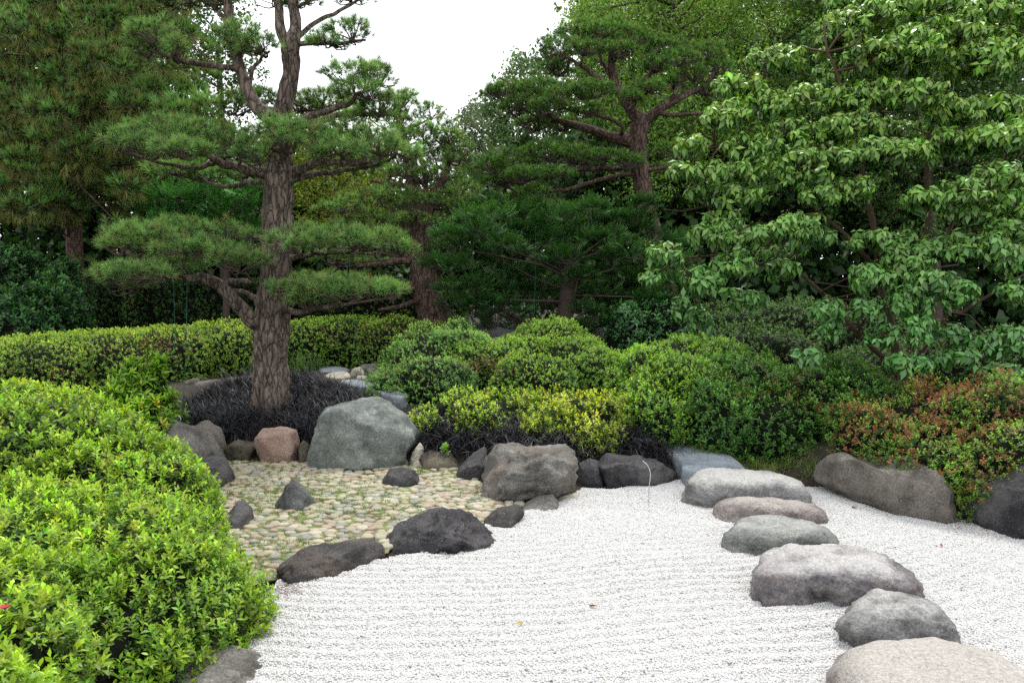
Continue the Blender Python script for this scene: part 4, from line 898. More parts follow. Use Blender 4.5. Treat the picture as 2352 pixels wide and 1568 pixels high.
pine('pine_tree', 'large cloud-pruned pine with a thick trunk rising from the black grass', 8.0, (622, 905),
     [[(618, 960, 80), (620, 905, 76), (622, 860, 74), (625, 800, 72), (628, 720, 70), (632, 650, 66), (637, 560, 62), (640, 470, 60), (641, 410, 60), (643, 350, 46), (648, 285, 42), (656, 235, 38), (668, 165, 32), (668, 110, 38), (680, 60, 24), (674, 10, 24), (672, -60, 20)],
      [(646, 292, 34), (618, 268, 32), (585, 240, 30), (566, 200, 26), (550, 155, 24), (535, 90, 22), (524, 20, 20), (518, -60, 18)],
      [(668, 118, 26), (645, 70, 22), (640, 20, 18), (632, -50, 16)]],
     [([(548, 158, 15), (500, 152, 12), (440, 146, 11), (400, 134, 9), (350, 118, 6)], -.2), ([(570, 205, 12), (582, 165, 9), (598, 135, 7), (620, 118, 5)], -.1),
      ([(672, 112, 16), (690, 80, 12), (735, 45, 10), (780, 25, 8), (840, -12, 5)], .1), ([(685, 102, 12), (730, 98, 10), (780, 100, 8), (840, 92, 5)], -.1), ([(530, 60, 12), (500, 25, 9), (460, 0, 7), (420, -15, 5)], .1),
      ([(655, 290, 20), (700, 272, 16), (750, 258, 13), (800, 240, 11), (820, 215, 8)], -.3), ([(664, 294, 18), (730, 280, 15), (790, 262, 12), (860, 262, 8)], .1), ([(650, 270, 12), (620, 252, 10), (590, 245, 7)], .4),
      ([(622, 402, 30), (590, 392, 24), (545, 382, 20), (505, 372, 18), (470, 352, 13), (420, 350, 8)], -.35), ([(500, 372, 12), (450, 384, 10), (395, 378, 8), (330, 362, 6)], -.5), ([(662, 402, 26), (700, 385, 20), (740, 370, 16), (790, 375, 12), (850, 368, 9)], -.3), ([(668, 415, 18), (730, 400, 13), (800, 392, 10), (870, 378, 7)], .3), ([(616, 418, 14), (575, 418, 11), (530, 428, 10), (490, 424, 8), (455, 405, 5)], .3), ([(640, 395, 10), (645, 360, 9), (630, 345, 7)], -.35),
      ([(628, 590, 16), (595, 578, 12), (560, 582, 10), (520, 560, 7)], -.35), ([(656, 592, 14), (700, 588, 11), (760, 580, 10), (860, 582, 6)], -.1), ([(640, 560, 10), (600, 545, 8), (540, 545, 6)], .35),
      ([(612, 742, 44), (580, 735, 38), (548, 702, 30), (512, 664, 27), (470, 640, 24), (430, 636, 17), (380, 632, 12), (335, 615, 9), (285, 575, 6)], -.45), ([(512, 664, 17), (530, 648, 15), (560, 648, 13), (580, 645, 10)], -.2), ([(600, 730, 20), (590, 690, 16), (565, 672, 11), (535, 668, 9)], .15), ([(420, 636, 9), (370, 642, 7), (300, 638, 5)], -.7),
      ([(645, 712, 15), (690, 716, 13), (730, 708, 11), (800, 698, 7)], -.5)],
     [(355, 82, 62, 34, -.2), (330, 112, 40, 26, -.1), (405, 112, 36, 26, -.25), (430, 0, 70, 26, .1), (380, -20, 60, 20, .1), (500, -5, 50, 22, 0), (555, 82, 58, 30, -.2), (590, 108, 50, 28, -.25), (535, 115, 42, 30, 0), (625, -5, 60, 30, .1), (690, 5, 50, 20, 0), (720, 88, 24, 14, .1), (800, 72, 55, 28, -.1), (760, 96, 50, 12, -.1), (800, -10, 60, 18, .1),
      (805, 172, 76, 34, -.3), (865, 180, 45, 34, -.2), (840, 215, 70, 26, -.35), (745, 232, 90, 24, .6), (600, 226, 80, 22, .6), (540, 245, 45, 20, .5), (880, 245, 60, 28, -.1), (925, 232, 32, 24, .1), (850, 268, 70, 20, .1), (700, 245, 50, 18, .5),
      (370, 302, 86, 34, -.3), (300, 330, 52, 32, -.5), (445, 312, 70, 34, -.35), (410, 345, 70, 26, -.6), (500, 325, 46, 26, .2), (545, 325, 50, 32, -.3), (580, 350, 40, 26, -.5), (640, 298, 56, 28, -.5), (655, 325, 44, 22, -.55), (715, 312, 52, 32, -.3), (790, 312, 66, 34, -.2), (770, 348, 66, 26, -.4), (860, 338, 74, 36, -.25), (915, 352, 50, 32, .1), (840, 372, 60, 20, .2), (480, 405, 70, 18, .4), (400, 390, 60, 16, .2), (570, 400, 50, 16, .4),
      (330, 540, 86, 30, -.3), (275, 560, 46, 26, -.45), (415, 530, 80, 30, .2), (500, 530, 80, 26, .4), (420, 570, 60, 24, -.5), (475, 578, 62, 28, -.45), (555, 600, 58, 32, -.55), (350, 585, 60, 22, -.1), (590, 545, 40, 20, .3), (660, 560, 50, 28, -.5), (720, 562, 60, 28, -.4), (790, 552, 70, 30, -.2), (865, 555, 72, 30, .1), (905, 570, 46, 22, .2), (770, 590, 60, 18, .2), (690, 530, 50, 20, .4),
      (268, 628, 52, 20, -.7), (335, 625, 56, 22, -.75), (400, 612, 54, 22, -.3), (300, 648, 50, 14, -.6),  
      (690, 662, 58, 26, -.55), (760, 665, 70, 28, -.55), (840, 664, 66, 24, -.4), (890, 668, 40, 20, -.3), (720, 688, 56, 16, -.4)],
     PT, 1.0, .052, PA, PB, 28, 3)
pine('pine_tree', 'smaller dark cloud-pruned pine beyond the hedge with a knotty reddish trunk', 12.2, (995, 728),
     [[(1004, 760, 70), (997, 725, 66), (988, 690, 64), (978, 640, 62), (968, 595, 58), (964, 545, 42), (958, 480, 36), (950, 430, 32), (944, 385, 30), (930, 335, 20), (918, 285, 16), (914, 240, 12)],
      [(966, 575, 30), (975, 530, 24), (985, 480, 20), (995, 445, 18), (1020, 410, 14), (1030, 380, 10)]],
     [([(985, 480, 14), (978, 440, 12), (975, 400, 10)], -.2), ([(990, 450, 12), (960, 410, 9)], .1), ([(958, 590, 22), (930, 600, 16), (890, 606, 12), (820, 612, 8)], -.4), ([(975, 575, 16), (930, 590, 12), (870, 600, 8), (800, 590, 5)], -.2),
      ([(970, 665, 12), (930, 664, 10), (890, 668, 7)], -.4), ([(975, 688, 14), (930, 702, 12), (870, 712, 7)], -.5), ([(950, 520, 14), (900, 510, 10), (850, 495, 7)], -.3), ([(945, 430, 12), (890, 420, 9), (850, 415, 6)], .2), ([(1000, 640, 16), (1020, 600, 10), (1040, 580, 6)], -.2)],
     [(985, 262, 36, 28, 0), (908, 272, 32, 20, -.35), (938, 318, 40, 22, -.4), (905, 305, 34, 20, -.35), (968, 300, 36, 20, -.4), (1030, 312, 34, 18, -.3), (930, 395, 44, 20, -.5), (985, 400, 40, 20, -.5), (1012, 290, 34, 22, -.2), (925, 236, 36, 24, 0), (950, 290, 40, 28, -.2), (1045, 332, 44, 26, -.1), (1055, 362, 42, 26, -.3), (975, 335, 56, 34, -.2), (1005, 365, 50, 30, .1), (920, 355, 60, 30, -.3), (890, 395, 60, 24, .1), (1020, 405, 48, 24, .2), (850, 462, 72, 26, -.2), (785, 478, 56, 24, -.3), (905, 450, 56, 26, -.3), (960, 462, 44, 24, -.5), (1020, 462, 66, 32, .1), (1070, 480, 60, 34, .2), (1060, 440, 48, 30, .3), (860, 505, 76, 22, -.1), (940, 510, 56, 22, -.4), (1020, 520, 56, 26, .2), (1080, 525, 56, 24, .2), (800, 520, 60, 20, 0), (870, 545, 60, 20, .1), (830, 600, 50, 16, -.2), (1030, 560, 46, 22, -.2), (880, 655, 44, 18, .2), (780, 640, 60, 20, .2), (720, 640, 50, 18, .3)],
     PT2, 1.0, .066, (.02, .05, .018), (.28, .48, .12), 22, 5, M_BARK_RED)
pine('pine_tree', 'flat-topped cloud-pruned pine with a leaning reddish trunk above the dark yew', 12.6, (1530, 690),
     [[(1540, 740, 60), (1530, 680, 54), (1512, 590, 46), (1492, 505, 40), (1478, 440, 36), (1467, 360, 34), (1465, 310, 38), (1470, 280, 36), (1450, 255, 24), (1425, 215, 20), (1408, 170, 16), (1402, 120, 10)],
      [(1468, 290, 30), (1490, 270, 22), (1535, 240, 17), (1580, 216, 13), (1620, 195, 9), (1650, 150, 6)],
      [(1464, 335, 28), (1440, 322, 27), (1400, 312, 22), (1350, 296, 18), (1300, 282, 13), (1240, 268, 8)]],
     [([(1430, 220, 14), (1390, 190, 12), (1355, 165, 10), (1300, 130, 6)], -.2), ([(1445, 248, 13), (1465, 200, 11), (1500, 165, 9), (1525, 140, 6)], -.2), ([(1420, 205, 12), (1385, 140, 9), (1370, 95, 6)], .2), ([(1500, 262, 12), (1560, 262, 9), (1620, 262, 5)], -.2), ([(1425, 318, 12), (1430, 295, 9), (1390, 270, 8), (1330, 255, 6)], -.6), ([(1530, 242, 10), (1560, 200, 8), (1580, 165, 6)], -.2),
      ([(1462, 375, 14), (1400, 388, 12), (1330, 388, 11), (1260, 402, 8), (1190, 420, 5)], -.5), ([(1465, 400, 10), (1390, 410, 9), (1330, 430, 8), (1240, 446, 6), (1190, 445, 4)], -.2), ([(1470, 392, 12), (1505, 390, 9), (1560, 375, 6)], -.1), ([(1492, 500, 12), (1450, 512, 11), (1420, 520, 8), (1370, 505, 5)], -.6)],
     [(1285, 112, 56, 36, -.1), (1330, 78, 60, 32, .1), (1400, 72, 64, 32, -.1), (1455, 88, 56, 36, -.2), (1270, 150, 40, 26, 0), (1345, 115, 50, 26, -.3), (1420, 115, 50, 24, -.3), (1530, 110, 56, 30, 0), (1560, 135, 50, 30, -.2), (1510, 150, 40, 24, -.3), (1620, 122, 50, 34, .1), (1645, 155, 40, 28, .1), (1590, 170, 40, 24, -.1), (1180, 212, 66, 30, -.3), (1135, 215, 36, 22, -.2), (1240, 210, 62, 36, -.3), (1205, 245, 60, 26, -.3), (1300, 222, 60, 32, -.6), (1265, 250, 56, 26, -.7), (1360, 210, 56, 28, -.6), (1285, 168, 40, 20, .3), (1290, 285, 60, 24, .3), (1230, 285, 50, 22, .1), (1490, 205, 44, 28, -.5), (1450, 225, 30, 20, -.5), (1350, 255, 40, 20, -.6), (1540, 195, 44, 24, .2), (1620, 210, 46, 22, .1),
      (1130, 385, 50, 30, -.3), (1185, 372, 62, 34, -.3), (1250, 355, 66, 34, -.3), (1320, 355, 60, 28, -.2), (1200, 405, 60, 24, -.5), (1385, 362, 50, 22, -.4), (1440, 370, 44, 20, -.5), (1150, 415, 50, 20, -.2), (1270, 400, 56, 20, -.4), (1560, 345, 56, 24, .2), (1540, 390, 40, 20, .2),
      (1220, 448, 56, 22, -.1), (1180, 470, 60, 22, 0), (1250, 480, 66, 26, -.3), (1320, 490, 60, 24, -.4), (1380, 505, 56, 20, -.6), (1290, 520, 66, 18, -.4), (1440, 500, 40, 18, -.6), (1130, 490, 60, 24, .2)],
     PT2, .95, .056, (.016, .042, .015), (.17, .35, .065), 22, 9, M_BARK_RED, .80, .75, 26)

# ------------------------------------------------------------------ other trees
def in_px(poly, n, r_px):
    """clump centres spread over a picture-space region (u, v), about r_px apart"""
    P = np.array(poly, float); lo, hi = P.min(0), P.max(0); out_ = []
    cand = rng.uniform(lo, hi, (n * 30, 2)); cand = cand[in_poly(cand[:, 0], cand[:, 1], poly)]
    for c in cand:
        if all((c[0] - o[0]) ** 2 + (c[1] - o[1]) ** 2 > r_px ** 2 for o in out_): out_.append(c)
        if len(out_) >= n: break
    return out_
def clump_tree(name, label, Y, base, trunks, region, n, gap, rpx, dY, temps, per, tscale, cA, cB, mat, bark=M_TWIG, mode='leaf', cat='tree', group=None, seed=0, flat=.7, limbs=.5, extra=()):
    b0 = at(base[0], base[1], Y); b0[2] = float(ground_h(b0[0], Y)); root = empty(name, b0); tag(root, label, cat, group)
    an = []
    for i, t in enumerate(trunks):
        L4 = rooted(px_line(t, Y)) if i == 0 else px_line(t, Y); V, F = tube(L4, 40, 14, .14, seed + i, .2); mesh_obj('trunk', V, F, bark, root, smooth=True); an.append(catmull(L4, 40)[:, :3])
    acc = Acc(); ba = Acc()
    cl = [(c[0], c[1], rng.uniform(*rpx)) for c in in_px(region, n, gap)] + [tuple(e) for e in extra]
    AN = np.concatenate(an) if an else None
    cl = [c for c in cl if -300 < c[0] < 2650 and c[1] > -200]
    for (u, v, rp) in cl:
        yy = Y + rng.uniform(*dY); c = at(u, v, yy); r = np.array([1, 1, flat]) * rp * mpp(Y)
        m = int(per * rng.uniform(.7, 1.3)); d = sphere_dirs(m); var = float(np.exp(rng.normal(0, .14)))
        if mode == 'leaf':
            P = c + r * d * rng.uniform(.45, 1.05, (m, 1)) ** .6; ax = unit(d * .6 + [0, 0, .6] + rng.normal(0, .4, d.shape))
            scatter(acc, temps, P, ax, tscale * rng.uniform(.75, 1.2, m), tints(m, np.array(cA) * var, .18, .08), tints(m, np.array(cB) * var, .2, .1))
        elif mode == 'spray':
            d[:, 2] = np.abs(d[:, 2]) * .9 - .25; P = c + r * d * rng.uniform(.4, 1.0, (m, 1)) ** .5
            ax = unit(d * [1, .6, .35] + [0, 0, .25] + [0, -.25, 0] + rng.normal(0, .25, d.shape))
            scatter(acc, temps, P, ax, tscale * rng.uniform(.75, 1.2, m), tints(m, np.array(cA) * var, .18, .08), tints(m, np.array(cB) * var, .2, .1), rng.normal(math.pi, .35, m))
        else:   # ropy conifer: upturned green tips above, hanging olive shoots below
            P = c + r * d * rng.uniform(.3, 1.0, (m, 1)) ** .5; upp = d[:, 2] > -.25
            ax = unit(np.where(upp[:, None], d * .5 + [0, 0, .8], d * .6 + [0, 0, -.5]) + rng.normal(0, .25, d.shape))
            tA = tints(m, np.array(cA) * var, .2, .1); tB = tints(m, np.array(cB) * var, .2, .1)  # dark shoot bases, part of the shade is painted in
            br = ~upp | (rng.random(m) < .30); tB[br] = tints(br.sum(), (.22, .235, .065), .22, .1)
            scatter(acc, temps, P, ax, tscale * rng.uniform(.75, 1.2, m), tA, tB)
        if AN is not None and rng.random() < limbs:
            k = np.argmin(np.linalg.norm(AN - (c - [0, 0, .4]), axis=1)); twig_bundle(ba, AN[k], [c], .02 * Y / 12, .006, .03, seed)
            twig_bundle(ba, c, list(c + sphere_dirs(4) * r), .007 * Y / 12, .003, .0, seed)
    cr = acc.build('crown', mat, root)
    if ba.ok():
        o = ba.build('limbs', bark, root); o['kind'] = 'stuff'
    return root
ROPE = [make_rope(s, 14, .10, .011, 65, .5) for s in range(5)]
YEW = [make_spray(s, 11, .14, .015, .05, .3, True, .1) for s in range(5)]
THUJA = [make_spray(s + 9, 14, .22, .03, .09, .5, True, .0) for s in range(4)]
LEAFC = [make_cluster(s, 7, .075, .038, .07) for s in range(5)]
LEAFD = [make_cluster(s + 9, 8, .06, .028, .09) for s in range(5)]
LEAFF = [make_cluster(s + 19, 8, .16, .10, .18) for s in range(4)]

clump_tree('cryptomeria_tree', 'tall olive-green conifer with hanging ropy foliage filling the upper left', 13.5, (172, 700),
           [[(175, 720, 46), (172, 600, 38), (168, 480, 34), (166, 300, 32), (162, 120, 28), (158, -60, 24)]],
           [(-80, -60), (420, -60), (450, 60), (470, 180), (520, 300), (470, 420), (330, 490), (200, 470), (60, 510), (-80, 480)], 150, 36, (22, 52), (-1.7, 1.5), ROPE, 66, 1.3, (.035, .06, .018), (.20, .42, .11), M_NEEDLE, M_BARK_RED, 'rope', seed=4, extra=[(150, 180, 48), (190, 260, 50), (140, 330, 50), (200, 390, 46), (130, 440, 40), (180, 100, 50), (160, 20, 50), (215, 330, 40)])
clump_tree('broadleaf_tree', 'thin dark broadleaf tree whose crown shows between conifer and pine', 17, (520, 700), [[(520, 720, 26), (515, 500, 22), (510, 300, 16), (500, 100, 10)]],
           [(330, -50), (520, -60), (560, 100), (590, 250), (610, 400), (560, 500), (380, 500), (340, 200)], 60, 46, (38, 60), (-1, 1), LEAFC, 46, 1.4, (.03, .07, .02), (.07, .15, .03), M_LEAF_FINE, seed=6)
clump_tree('maple_tree', 'yellow-green maple glowing behind the big pine', 15, (770, 700), [[(770, 720, 20), (765, 560, 14), (760, 420, 9)]],
           [(650, 260), (760, 250), (870, 300), (880, 420), (840, 520), (700, 520), (640, 400)], 40, 36, (30, 46), (-.8, .8), LEAFD, 46, 1.25, (.10, .15, .02), (.24, .30, .03), M_LEAF_FINE, seed=7)
clump_tree('cypress_tree', 'fresh green feathery cypress low behind the big pine', 13.6, (520, 700), [[(520, 730, 16), (520, 560, 10)]],
           [(380, 430), (500, 400), (620, 420), (620, 520), (560, 620), (400, 600), (330, 520)], 50, 32, (28, 44), (-.6, .6), THUJA, 30, 1.1, (.05, .16, .045), (.12, .33, .08), M_NEEDLE, mode='spray', seed=8)
clump_tree('hazy_tree', 'pale grey-green distant tree against the sky, left of the flat-topped pine', 32, (1110, 650), [[(1110, 660, 14), (1105, 500, 10), (1100, 330, 6)]],
           [(1030, 480), (1040, 300), (1075, 240), (1130, 260), (1190, 330), (1230, 480)], 42, 26, (22, 34), (-1.5, 1.5), LEAFF, 40, 1.0, (.10, .15, .075), (.17, .22, .12), M_LEAF_FINE, seed=9)
clump_tree('hazy_tree', 'distant light green tree just behind the tip of the flat-topped pine', 28, (1210, 650), [[(1220, 660, 16), (1215, 400, 10), (1210, 200, 6)]],
           [(1120, 250), (1140, 180), (1200, 130), (1290, 110), (1330, 260), (1300, 420), (1180, 420)], 42, 28, (22, 36), (-1.5, 1.5), LEAFF, 40, .9, (.06, .12, .045), (.13, .21, .07), M_LEAF_FINE, seed=10)
clump_tree('willow_tree', 'yellow-green weeping tree behind the top of the flat-topped pine', 20, (1420, 650), [[(1430, 660, 20), (1425, 300, 16), (1400, 0, 10)]],
           [(1315, 40), (1320, -60), (1700, -60), (1650, 60), (1560, 90), (1480, 60), (1360, 70)], 40, 36, (36, 56), (-1, 1), LEAFD, 60, 1.5, (.2, .30, .035), (.36, .5, .06), M_LEAF_FINE, seed=11)
clump_tree('broadleaf_tree', 'dark broadleaf tree with thin crossing branches behind the flat-topped pine', 16.5, (1640, 650), [[(1640, 680, 26), (1650, 450, 20), (1720, 250, 16), (1790, 120, 14), (1840, 0, 12), (1860, -60, 10)], [(1655, 440, 14), (1610, 250, 10), (1560, 80, 8), (1530, -40, 6)]],
           [(1330, 40), (1400, -60), (1900, -60), (1960, 120), (1900, 300), (1760, 420), (1600, 460), (1450, 420), (1340, 250)], 165, 38, (36, 58), (-1.2, 1.2), LEAFD, 54, 1.5, (.06, .13, .03), (.22, .37, .06), M_LEAF_FINE, seed=12, limbs=.9)
clump_tree('broadleaf_tree', 'dark broadleaf tree in the top right corner behind the glossy-leaved one', 15, (2150, 650), [[(2150, 700, 30), (2130, 400, 24), (2100, 100, 18), (2080, -60, 14)]],
           [(1850, -60), (2420, -60), (2420, 560), (2200, 560), (1900, 480), (1820, 200)], 110, 50, (46, 70), (-.6, 1.5), LEAFC, 50, 1.5, (.03, .07, .02), (.08, .16, .03), M_LEAF_FINE, seed=13)
clump_tree('yew_tree', 'broad blackish-green yew with feathery sprays in the middle of the garden', 11.2, (1300, 770), [[(1300, 790, 40), (1300, 700, 34), (1310, 600, 24)]],
           [(1010, 560), (1060, 500), (1150, 480), (1300, 490), (1440, 505), (1540, 540), (1580, 640), (1550, 710), (1400, 755), (1200, 775), (1080, 740), (1020, 660)], 84, 36, (20, 56), (-.7, .8), YEW, 92, 1.1, (.012, .04, .013), (.075, .2, .05), M_NEEDLE, mode='spray', seed=14, cat='tree', extra=[(1030, 545, 34), (1075, 500, 26), (1130, 470, 30), (1215, 478, 26), (1360, 480, 30), (1470, 500, 26), (1560, 560, 34), (1600, 640, 30), (1000, 610, 28), (1480, 470, 22)])
for lab, Y, reg, n, cA, cB, sd_ in (('dark wooded edge tree behind the conifer at the far left', 19, [(-120, -80), (300, -80), (420, 400), (420, 680), (-120, 700)], 110, (.02, .05, .015), (.05, .11, .025), 31),
                                    ('dark rounded tree behind the clipped hedge, left of the smaller pine', 19, [(420, 420), (700, 330), (900, 420), (980, 660), (420, 680)], 70, (.02, .05, .015), (.055, .12, .025), 32),
                                    ('mid-green tree in the gap between the two farther pines', 21, [(900, 480), (1040, 420), (1220, 400), (1320, 460), (1320, 680), (900, 680)], 60, (.03, .065, .025), (.09, .15, .05), 33),
                                    ('dark tree filling the gap behind the leaning pine trunk', 18, [(1300, 330), (1500, 260), (1760, 300), (1800, 680), (1300, 680)], 75, (.02, .05, .015), (.07, .14, .03), 34),
                                    ('dark green tree high behind the flat-topped pine and the glossy-leaved tree', 22, [(1340, 60), (1420, -90), (2700, -90), (2700, 420), (1340, 420)], 140, (.025, .06, .018), (.075, .15, .035), 36),
                                    ('dark tree behind the trunk of the glossy-leaved tree', 17, [(1700, 400), (1900, 340), (2750, 400), (2750, 760), (1700, 760)], 105, (.015, .04, .014), (.045, .10, .025), 35)):
    uc = sum(p_[0] for p_ in reg) / len(reg)
    clump_tree('woodland_tree', lab, Y, (uc, 690), [[(uc, 700, 24), (uc + 4, 500, 18), (uc - 6, 380, 12)]], reg, n, 42, (50, 78), (-1.5, 1.5), LEAFF, 32, 1.55, cA, cB, M_LEAF_FINE, seed=sd_, group='trees of the wooded edge')
# clipped hedges at the back
HED = [make_shoot(s + 70, 6, .035, .02, (5, 55), .03, False, .15) for s in range(4)]
def wall_blob(u0, u1, vt, Y, ry, zb=.2):
    a, b_ = at(u0, vt, Y), at(u1, vt, Y); return (np.array([(a[0] + b_[0]) / 2, Y, (a[2] + zb) / 2]), np.array([(b_[0] - a[0]) / 2, ry, (a[2] - zb) / 2]), 9)
shrub('clipped_hedge', 'straight dark clipped hedge wall behind the long azalea hedge', [wall_blob(212, 640, 640, 14.2, .4)], HED, .058, 1.3, (.04, .10, .03), (.12, .24, .05), M_LEAF_FINE, 'hedge', wob=.01, seed=41, young=.1)
shrub('clipped_hedge', 'pale narrow clipped hedge pillar standing against the dark hedge wall', [wall_blob(284, 312, 648, 13.7, .1)], HED, .05, 1.1, (.10, .19, .05), (.26, .4, .10), M_LEAF_FINE, 'hedge', wob=.01, seed=42, shrink=.05, inner=False)
shrub('clipped_hedge', 'dark clipped hedge with a yellow-green top behind the smaller pine trunk', [wall_blob(640, 1075, 648, 15.2, .4)], HED, .062, 1.3, (.03, .08, .025), (.2, .32, .04), M_LEAF_FINE, 'hedge', wob=.01, seed=43, young=.9)

# big glossy-leaved tree
ROS = [make_shoot(s + 90, 11, .115, .054, (-84, -15), .05, 2, .22, fold=.2, tone=(0, 1)) for s in range(6)]
def glossy_tree():
    Y = 7.6; b0 = at(2060, 880, Y); b0[2] = float(ground_h(b0[0], Y)); root = empty('broadleaf_evergreen_tree', b0)
    tag(root, 'big evergreen tree with large glossy drooping leaves at the right', 'tree')
    stems = [[(2060, 900, 34), (2040, 760, 30), (2020, 600, 26), (1990, 430, 20), (1950, 260, 14), (1900, 120, 8)], [(2070, 900, 30), (2100, 740, 26), (2120, 560, 22), (2130, 360, 18), (2180, 180, 12), (2220, 20, 8)],
             [(2055, 880, 24), (1960, 740, 18), (1850, 640, 13), (1720, 600, 9), (1560, 590, 5)], [(2030, 640, 18), (1900, 500, 13), (1780, 400, 9), (1640, 330, 5)], [(2115, 600, 18), (2200, 500, 13), (2290, 400, 9), (2400, 330, 6)], [(2075, 850, 20), (2180, 740, 14), (2300, 660, 10), (2420, 600, 6)], [(1990, 430, 12), (1860, 300, 9), (1760, 220, 6), (1700, 150, 4)]]
    an = []
    for i, s in enumerate(stems):
        L4 = wiggle(px_line([(a, b_, w_ * .6) for a, b_, w_ in s], Y, [0, .5, -.2, .1, 0, -.3, .2][i]), .08, i); V, F = tube(L4, 40, 10, .1, i); mesh_obj('trunk' if i == 0 else 'branch', V, F, M_STEM, root, smooth=True); an.append(catmull(L4, 30)[6:, :3])
    AN = np.concatenate(an)
    #       U     V    rU  rV  dY
    cl = [(1760, 130, 60, 34, .2), (1700, 190, 60, 34, 0), (1820, 140, 40, 26, .3), (1920, 110, 70, 40, .2), (1900, 60, 50, 30, .5), (2000, 50, 80, 40, .2), (2010, 130, 80, 38, 0), (2100, 10, 90, 40, .3), (2110, 110, 90, 44, 0), (2200, 60, 90, 44, .2), (2290, 10, 90, 44, .3), (2330, 110, 80, 44, .1), (2230, 160, 80, 40, 0), (1990, -20, 80, 36, .5), (2370, 60, 60, 50, .3),
          (1680, 255, 56, 34, -.1), (1760, 245, 66, 38, -.1), (1850, 225, 60, 36, -.1), (1640, 290, 46, 26, -.2), (1720, 320, 60, 34, -.2), (1590, 325, 46, 24, -.2), (1930, 220, 60, 36, 0), (2020, 220, 76, 40, -.1), (2110, 220, 70, 36, -.2), (1820, 300, 60, 34, -.2), (1900, 320, 56, 30, -.3), (1990, 300, 60, 30, -.2), (2200, 240, 70, 34, -.2), (2300, 230, 80, 40, -.1), (1560, 375, 44, 20, -.3), (1640, 385, 60, 28, -.3), (1730, 390, 60, 30, -.3), (2280, 330, 80, 34, -.4), (2360, 310, 60, 40, -.3),
          (1860, 400, 66, 34, -.5), (1930, 370, 60, 30, -.5), (2010, 345, 70, 32, -.5), (2090, 340, 60, 28, -.4), (1800, 420, 50, 26, -.4), (1700, 445, 60, 30, -.3), (1620, 450, 46, 26, -.2), (1890, 450, 56, 26, -.6), (1970, 430, 56, 24, -.5), (2180, 330, 50, 24, -.3), (2210, 420, 70, 32, -.7), (2280, 390, 60, 28, -.7), (2130, 440, 56, 26, -.6), (2340, 440, 60, 34, -.7),
          (1660, 500, 56, 30, -.2), (1600, 540, 50, 26, -.4), (1540, 580, 46, 24, -.5), (1500, 620, 34, 22, -.5), (1700, 545, 60, 30, -.5), (1780, 530, 60, 28, -.6), (1850, 515, 60, 28, -.7), (1900, 545, 40, 24, -.7), (1620, 610, 56, 30, -.4), (1700, 610, 56, 26, -.4), (1640, 660, 50, 28, -.4), (1580, 690, 40, 34, -.5), (1720, 680, 46, 26, -.3), (1600, 735, 36, 26, -.5), (1790, 610, 46, 24, -.3),
          (2000, 560, 60, 28, -.5), (1960, 600, 50, 26, -.6), (2060, 530, 56, 26, -.4), (2080, 600, 66, 34, -.7), (2010, 640, 56, 30, -.7), (2150, 570, 56, 26, -.6), (2210, 590, 60, 30, -.7), (2290, 560, 66, 32, -.8), (2350, 600, 60, 36, -.8), (2060, 690, 60, 36, -.8), (2130, 660, 60, 36, -.9), (1980, 710, 50, 34, -.7), (1910, 700, 40, 30, -.6), (1900, 750, 36, 26, -.6), (2200, 680, 50, 34, -.8), (2110, 750, 50, 34, -.9), (2030, 770, 44, 30, -.8), (2180, 760, 44, 30, -.9), (2350, 690, 46, 34, -.9), (1870, 830, 46, 24, -.9), (2090, 830, 60, 26, -1.0), (2180, 820, 50, 28, -1.0), (2260, 790, 40, 30, -1.0), (2330, 780, 50, 34, -1.0), (2300, 850, 60, 24, -1.1), (2230, 480, 56, 26, -.6), (2320, 500, 56, 28, -.7),
          # the side away from the camera
          (1800, 350, 90, 60, .9), (2000, 300, 110, 70, .9), (2200, 300, 120, 70, 1.0), (1750, 560, 90, 60, .8), (1950, 150, 100, 60, .9), (2200, 120, 110, 60, .9)]
    P, A_, TA, TB = [], [], [], []; ba = Acc()
    for j, (u, v, ru, rv, dy) in enumerate(cl):
        u, v, rv = u + rng.normal(0, 10), v + rng.normal(0, 12), rv * rng.uniform(.8, 1.5)
        c = at(u, v, Y + dy); r = np.array([ru, max(ru, 45), rv * .95]) * mpp(Y + dy)
        m = max(6, int((ru * mpp(Y)) ** 2 * 3.1 * 2.0 / .0125 * 1.55)); d = sphere_dirs(m * 2); d = d[d[:, 2] > -.5][:m]; m = len(d)
        p_ = c + r * d * rng.uniform(.6, 1.05, (m, 1)); P.append(p_); A_.append(unit(d * [.55, .55, .2] + [0, -.12, .75] + rng.normal(0, .22, d.shape)))
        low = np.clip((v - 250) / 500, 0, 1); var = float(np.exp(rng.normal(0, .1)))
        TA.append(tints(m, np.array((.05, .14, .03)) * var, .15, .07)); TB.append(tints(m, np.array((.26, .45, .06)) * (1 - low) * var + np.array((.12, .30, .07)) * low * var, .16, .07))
        k = np.argmin(np.linalg.norm(AN - c, axis=1)); twig_bundle(ba, AN[k], [c], .012, .006, .0, j); twig_bundle(ba, c, list(p_[:min(m, 10)] - [0, 0, .01]), .006, .003, .0, j)
    P, A_, TA, TB = map(np.concatenate, (P, A_, TA, TB))
    # twenty-seven rosettes nearest to the lens become single leaves, the rest one crown mesh
    front = P[:, 1] + rng.uniform(0, .9, len(P)); inview = (np.abs(P[:, 0] / P[:, 1]) < .64); idx = np.argsort(front + np.where(inview, 0, 9)); near, rest = idx[:27], idx[27:]
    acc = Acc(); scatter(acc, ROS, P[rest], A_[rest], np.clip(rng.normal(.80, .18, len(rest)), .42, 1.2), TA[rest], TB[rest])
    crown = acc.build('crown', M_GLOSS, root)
    lv, lf = leaf(.115, .054, .2, .22, True); lm = []
